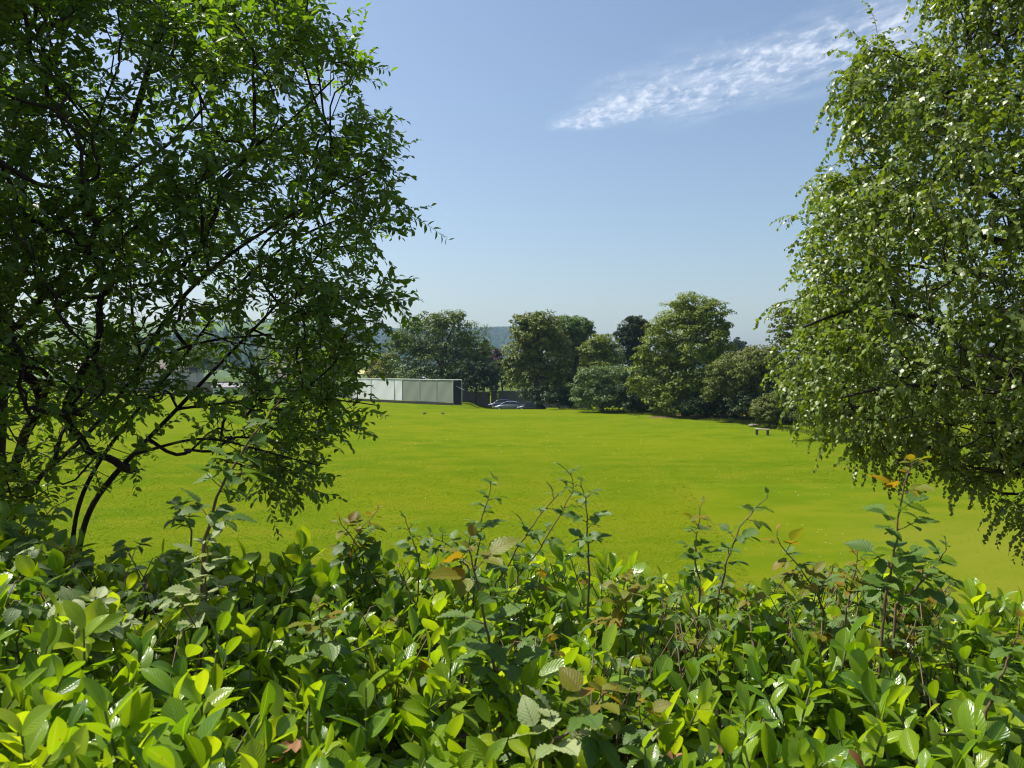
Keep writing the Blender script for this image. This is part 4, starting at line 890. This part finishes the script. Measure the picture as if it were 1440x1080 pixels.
# ------------------------------------------------------------------ bramble shoots rising through the hedge
M_BRAM = leaf_mat('bramble_leaf', [(0.075, 0.14, 0.022), (0.10, 0.175, 0.028), (0.135, 0.21, 0.034)], (1.8, 1.8, 0.5), 0.36, 0.45, 0.3, back=(0.22, 0.29, 0.14), veins=((0.05, 0.09, 0.03), 8.0, 0.7))
M_BRAMPALE = leaf_mat('bramble_pale_leaf', [(0.22, 0.29, 0.10), (0.30, 0.36, 0.15), (0.36, 0.40, 0.20)], (1.3, 1.3, 0.7), 0.36, 0.5, 0.25, back=(0.36, 0.42, 0.22), veins=((0.14, 0.18, 0.08), 8.0, 0.7))
M_BRAMORANGE = leaf_mat('bramble_bronze_leaf', [(0.14, 0.185, 0.014), (0.18, 0.20, 0.016), (0.13, 0.18, 0.014), (0.26, 0.165, 0.018), (0.16, 0.20, 0.016)], (1.8, 1.6, 0.4), 0.45, 0.45, 0.25, back=(0.19, 0.22, 0.06), veins=((0.2, 0.12, 0.03), 8.0, 0.5))
M_REDSTEM = simple_mat('bramble_stem', (0.13, 0.06, 0.035), (0.09, 0.075, 0.03), 0.6, scale=30)
def compound(store, p, dirn, size, nleaf, nrm):
    """a bramble leaf: petiole and three or five leaflets fanned from its end"""
    side = unit(np.cross(dirn, nrm)); q = p + dirn * size * 0.55
    offs = [(0, 0), (0.95, -0.1), (-0.95, -0.1)] + ([(1.9, -0.35), (-1.9, -0.35)] if nleaf == 5 else [])
    for a, back_ in offs[:nleaf]:
        A = unit(dirn * math.cos(a) + side * math.sin(a) - np.array([0, 0, 0.22]) + rng.normal(size=3) * 0.1)
        s = size * (1.0 if a == 0 else 0.82 if abs(a) < 1 else 0.66) * rng.uniform(0.9, 1.1)
        put(store, q + dirn * size * (0.18 if a == 0 else back_ * 0.4), A, unit(nrm + rng.normal(size=3) * 0.18), s)
    return [p, p * 0.5 + q * 0.5 - np.array([0, 0, size * 0.03]), q + dirn * size * 0.18]
def shoot(label, pix, Y, size, nleaf=9, mats=('g',), tipmat=None, r0=0.004, cat='bramble', name='bramble_shoot', dY=0.0):
    ps = np.array([at(x, y, Y + dY * i) for i, (x, y) in enumerate(pix)])
    seg = np.linalg.norm(np.diff(ps, axis=0), axis=1); s = np.concatenate([[0], np.cumsum(seg)]); q = np.linspace(0, s[-1], 16)
    C = np.stack([np.interp(q, s, ps[:, i]) for i in range(3)], -1)
    for _ in range(4): C[1:-1] = (C[:-2] + 2 * C[1:-1] + C[2:]) / 4
    C += np.cumsum(rng.normal(size=C.shape) * 0.003, 0)
    root = C[0] - np.array([0.02, 0, 0.4]); C = np.vstack([root, root * 0.4 + C[0] * 0.6, C])
    e = empty(name, tuple(C[0]), label, cat, 'bramble shoots growing up through the hedge')
    g = MB(); g.tube(C, np.linspace(r0, r0 * 0.35, len(C)), 6)
    stores = {}; a0 = rng.random() * 6.28; nleaf = int(nleaf * 1.45)
    for j in range(nleaf):
        f = min(1.0, max(0.05, 0.12 + 0.88 * j / (nleaf - 1) + (rng.normal() * 0.035 if j < nleaf - 1 else 0))); i = 2 + f * (len(C) - 3.01); k = int(i); p = C[k] * (1 - i + k) + C[min(k + 1, len(C) - 1)] * (i - k)
        tan = unit(C[min(k + 1, len(C) - 1)] - C[k - 1]); th = a0 + j * 2.4; u = unit(np.cross(tan, [0.2, 0.3, 0.9])) if abs(tan[2]) < 0.9 else unit(np.cross(tan, [0.9, 0.3, 0.1])); w = np.cross(tan, u)
        out = u * math.cos(th) + w * math.sin(th); dr = unit(out * 0.85 + tan * (0.35 + 0.5 * (f > 0.9)) + np.array([0, 0, 0.15])); sz_ = 1.35 * size * (1.0 - 0.55 * max(0, f - 0.45)) * rng.uniform(0.8, 1.15) * (0.6 if f > 0.9 else 1.0)
        mk = tipmat if (tipmat and f > 0.72) else mats[rng.integers(len(mats))]
        st = stores.setdefault(mk, [[], [], [], []]); nrm = unit(np.array([0, 0, 1.0]) + out * 0.25 + tan * 0.15 + rng.normal(size=3) * 0.2)
        pt = compound(st, p, dr, sz_, 3 if (f > 0.6 or rng.random() < 0.6) else 5, nrm); g.tube(pt, [0.0016, 0.0013, 0.001], 4, False)
    g.build('stem', M_REDSTEM, e)
    for mk, st in stores.items():
        P, A, N_ = (np.concatenate(st[q]) for q in range(3)); S = np.concatenate(st[3]); m = MB(); multi_leaves(m, T_BRAM, P, A, N_, S)
        m.build('foliage' if mk == mats[0] else 'young_leaves', {'g': M_BRAM, 'p': M_BRAMPALE, 'o': M_BRAMORANGE, 'l': M_LAURELNEW}[mk], e)
    return e
SH = [('tall thick shoot with large leaves standing before the sallow stems', [(285, 770), (300, 700), (335, 630), (385, 560)], 2.1, 0.052, 12, ('g',), None, 0.0055),
      ('small shoot with dark leaflets at the foot of the tall left one', [(270, 745), (258, 720), (250, 700)], 2.4, 0.04, 6, ('g',), None, 0.003),
      ('shoot tipped with orange red leaflets', [(535, 830), (515, 770), (488, 725)], 2.5, 0.042, 9, ('g',), 'o', 0.0035),
      ('slim shoot with bronze tip leaning right beside the orange tipped one', [(492, 800), (505, 750), (532, 712)], 2.55, 0.038, 8, ('g', 'o'), 'o', 0.003),
      ('short bare looking shoot between the orange tipped shoots and the tall middle ones', [(590, 800), (580, 755), (564, 722)], 2.6, 0.034, 7, ('g',), None, 0.003),
      ('drooping shoot with pale tip left of the centre', [(660, 800), (640, 765), (606, 742)], 2.5, 0.036, 7, ('g',), None, 0.003),
      ('upright slender shoot left of the arching pair', [(668, 790), (680, 735), (690, 690), (697, 670)], 2.5, 0.038, 9, ('g',), None, 0.0032),
      ('leaning shoot crossing the middle and pointing up right', [(700, 820), (740, 755), (775, 705), (795, 690)], 2.5, 0.040, 9, ('g',), None, 0.0035),
      ('arching shoot whose tip bends left at the top', [(715, 830), (760, 765), (800, 705), (815, 668), (788, 657)], 2.6, 0.034, 9, ('g',), None, 0.0035),
      ('upright shoot with dark rounded leaves right of the arching one', [(828, 810), (824, 750), (822, 700), (812, 672)], 2.45, 0.044, 9, ('g',), None, 0.004),
      ('near shoot in the middle with large pale leaves and red stem', [(700, 1010), (688, 920), (672, 830), (660, 760)], 1.75, 0.062, 11, ('g',), 'o', 0.005),
      ('upright bronze tipped shoot right of centre', [(985, 830), (990, 760), (992, 712)], 2.4, 0.040, 9, ('g',), 'o', 0.0035),
      ('leaning grey green shoot beside the upright bronze tipped one', [(1010, 830), (1035, 765), (1060, 722), (1080, 702)], 2.45, 0.040, 10, ('g',), None, 0.0035),
      ('low bronze shoot leaning left right of the grey green one', [(1160, 860), (1125, 800), (1085, 748)], 2.3, 0.042, 10, ('g', 'o'), 'o', 0.0035),
      ('tall thick shoot with large leaves under the birch', [(1238, 880), (1256, 790), (1266, 720), (1282, 655)], 2.1, 0.054, 12, ('g',), 'o', 0.0042),
      ('pointed leaved shoot reaching right beside the tall one under the birch', [(1260, 850), (1300, 815), (1325, 775)], 2.2, 0.050, 8, ('g',), None, 0.004),
      ('thin russet shoot at the hedge top between the bronze one and the tall right one', [(1190, 860), (1200, 815), (1198, 772)], 2.35, 0.034, 8, ('o', 'g'), 'o', 0.003),
      ('bare red stem shoot at the right edge of the hedge', [(1385, 1000), (1400, 930), (1418, 870)], 1.8, 0.046, 8, ('g',), 'o', 0.004),
      ('pale grey green spray in the shaded left part of the hedge', [(285, 900), (290, 850), (292, 800), (290, 770)], 2.05, 0.050, 11, ('p',), None, 0.004),
      ('palest leafy spray at the far left of the hedge', [(70, 960), (90, 920), (120, 880), (135, 850)], 1.8, 0.052, 12, ('p',), None, 0.004),
      ('small pale tuft with pinkish tip at the upper left of the hedge', [(80, 830), (92, 800), (98, 775)], 2.3, 0.042, 8, ('g', 'p'), 'o', 0.0035),
      ('bronze leaved shoot with brown stem in front left', [(120 + 320, 960), (455, 900), (450, 850)], 1.85, 0.044, 8, ('g',), 'o', 0.0035),
      ('thin shoot with round dark leaflets at the left edge', [(0, 760), (45, 735), (90, 705)], 2.5, 0.040, 7, ('g',), None, 0.0035),
      ('pale ribbed spray low in the front middle', [(760, 1070), (800, 1020), (830, 990), (850, 975)], 1.5, 0.058, 9, ('p', 'g'), 'o', 0.0045),
      ('bronze spray low in the front between the middle and the right', [(930, 1080), (918, 1030), (915, 985)], 1.55, 0.038, 8, ('p', 'g'), 'o', 0.0035),
      ('mid sized leafy shoot with copper tip right of the front middle', [(880, 900), (875, 850), (872, 805)], 2.15, 0.044, 9, ('g', 'o'), 'o', 0.0035)]
for s in SH: shoot(*s)
# a sprawling bramble over the right half of the hedge top
def bramble_patch(label, region, n, size, mats):
    e = None; stores = {}; g = MB()
    for _ in range(n):
        x, y = rng.uniform(region[0], region[2]), rng.uniform(region[1], region[3])
        dep = 0.76 / ((y - 515) / F); X = (x - 720) / F * dep; Y = min(dep, 3.2); X = (x - 720) / F * Y
        z = float(hedge_z(np.array([X]), np.array([Y]))[0])
        p = np.array([X, Y, z + rng.uniform(0.0, 0.10)])
        if e is None: e = empty('bramble_bush', tuple(p - np.array([0, 0, 0.5])), label, 'bramble')
        d_ = unit(rng.normal(size=3) * np.array([1, 1, 0.3])); mk = mats[rng.integers(len(mats))]
        pt = compound(stores.setdefault(mk, [[], [], [], []]), p, d_, size * rng.uniform(0.6, 1.2), 5 if rng.random() < 0.4 else 3, unit(np.array([0, 0, 1.0]) + rng.normal(size=3) * 0.35))
        g.tube([p - np.array([d_[0] * 0.1, d_[1] * 0.1, 0.18])] + pt, [0.0022, 0.0016, 0.0013, 0.001], 4, False)
    tag(g.build('stems', M_REDSTEM, e), kind='stuff')
    for mk, st in stores.items():
        P, A, N_ = (np.concatenate(st[q]) for q in range(3)); S = np.concatenate(st[3]); m = MB(); multi_leaves(m, T_BRAM, P, A, N_, S)
        m.build('foliage' if mk == mats[0] else 'young_leaves', {'g': M_BRAM, 'p': M_BRAMPALE, 'o': M_BRAMORANGE}[mk], e)
bramble_patch('sprawling bramble tangle with bronze tips over the right half of the hedge top', (930, 790, 1340, 900), 240, 0.040, ('g', 'g', 'g', 'g', 'o'))
bramble_patch('low bramble mat with greyish leaves across the left hedge', (0, 820, 260, 960), 70, 0.044, ('g', 'p', 'g'))
bramble_patch('scattered small bramble leaves among the laurel in the middle', (480, 800, 930, 960), 90, 0.036, ('g', 'g', 'g', 'g', 'o'))

# ------------------------------------------------------------------ haze
m, t, out = new_mat('haze_air'); pv = t.add('ShaderNodeVolumePrincipled'); pv.inputs['Color'].default_value = (0.50, 0.74, 1.0, 1)
pv.inputs['Density'].default_value = 0.00014; pv.inputs['Anisotropy'].default_value = 0.2; t.l.new(pv.outputs[0], out.inputs['Volume'])
g = MB(); g.box((-3100, -280, -8.5), (3100, 3600, 165)); tag(g.build('haze', m, smooth=False), kind='stuff')

# ------------------------------------------------------------------ sky
w = bpy.data.worlds.new('World'); scene.world = w; w.use_nodes = True; w.node_tree.nodes.clear(); t = NT(w.node_tree)
out = t.add('ShaderNodeOutputWorld'); bg = t.add('ShaderNodeBackground')
sky = t.add('ShaderNodeTexSky', sky_type='NISHITA', sun_disc=False, sun_elevation=R(SUN_EL), sun_rotation=R(SUN_AZ), air_density=1.1, dust_density=2.0, ozone_density=2.0, altitude=100)
gen = t.add('ShaderNodeTexCoord').outputs['Generated']
s = t.add('ShaderNodeSeparateXYZ'); t.put(s.inputs[0], gen); zc = t.math('MAXIMUM', s.outputs[2], 0.02)
U0 = t.math('SUBTRACT', t.math('DIVIDE', s.outputs[0], zc), 0.20); V0 = t.math('SUBTRACT', t.math('DIVIDE', s.outputs[1], zc), 3.28)
u = t.math('ADD', t.math('MULTIPLY', U0, 0.70), t.math('MULTIPLY', V0, -0.714)); v = t.math('ADD', t.math('MULTIPLY', U0, 0.714), t.math('MULTIPLY', V0, 0.70))
cx = t.add('ShaderNodeCombineXYZ'); t.put(cx.inputs[0], u); t.put(cx.inputs[1], v); uvv = cx.outputs[0]; pl = t.add('ShaderNodeCombineXYZ'); t.put(pl.inputs[0], U0); t.put(pl.inputs[1], V0)
wid = t.math('ADD', 0.06, t.math('MULTIPLY', t.math('MINIMUM', t.math('MAXIMUM', u, 0.0), 0.5), 0.56))
wob = t.math('MULTIPLY', t.math('SUBTRACT', t.noise(uvv, 3.0, 3), 0.5), 0.25)
band = t.smooth(t.math('DIVIDE', t.math('ABSOLUTE', t.math('ADD', v, wob)), wid), 1.35, 0.0)
ends = t.math('MULTIPLY', t.smooth(u, -0.08, 0.12), t.smooth(u, 1.9, 1.2))
puff = t.smooth(t.noise(t.mapping(pl.outputs[0], (1, 0.55, 1)), 19.0, 5, 0.62, 0.3), t.math('SUBTRACT', 0.64, t.math('MULTIPLY', band, 0.24)), t.math('SUBTRACT', 0.85, t.math('MULTIPLY', band, 0.14)))
veil = t.smooth(t.noise(t.mapping(uvv, (1, 2.2, 1)), 4.0, 6, 0.6), 0.3, 0.75)
cl = t.math('MULTIPLY', t.math('MULTIPLY', band, ends), t.math('ADD', t.math('MULTIPLY', puff, 0.52), t.math('MULTIPLY', veil, 0.34)), clamp=True)
wisp = t.math('MULTIPLY', t.math('MULTIPLY', t.smooth(t.math('ABSOLUTE', t.math('SUBTRACT', v, 0.28)), 0.22, 0.0), t.smooth(u, 0.0, 0.7)), t.math('MULTIPLY', veil, 0.10))
cl = t.math('ADD', cl, wisp, clamp=True)
col = t.mix(cl, sky.outputs[0], (7.5, 7.8, 8.4))
t.put(bg.inputs[0], col); bg.inputs[1].default_value = 0.088; t.l.new(bg.outputs[0], out.inputs[0])
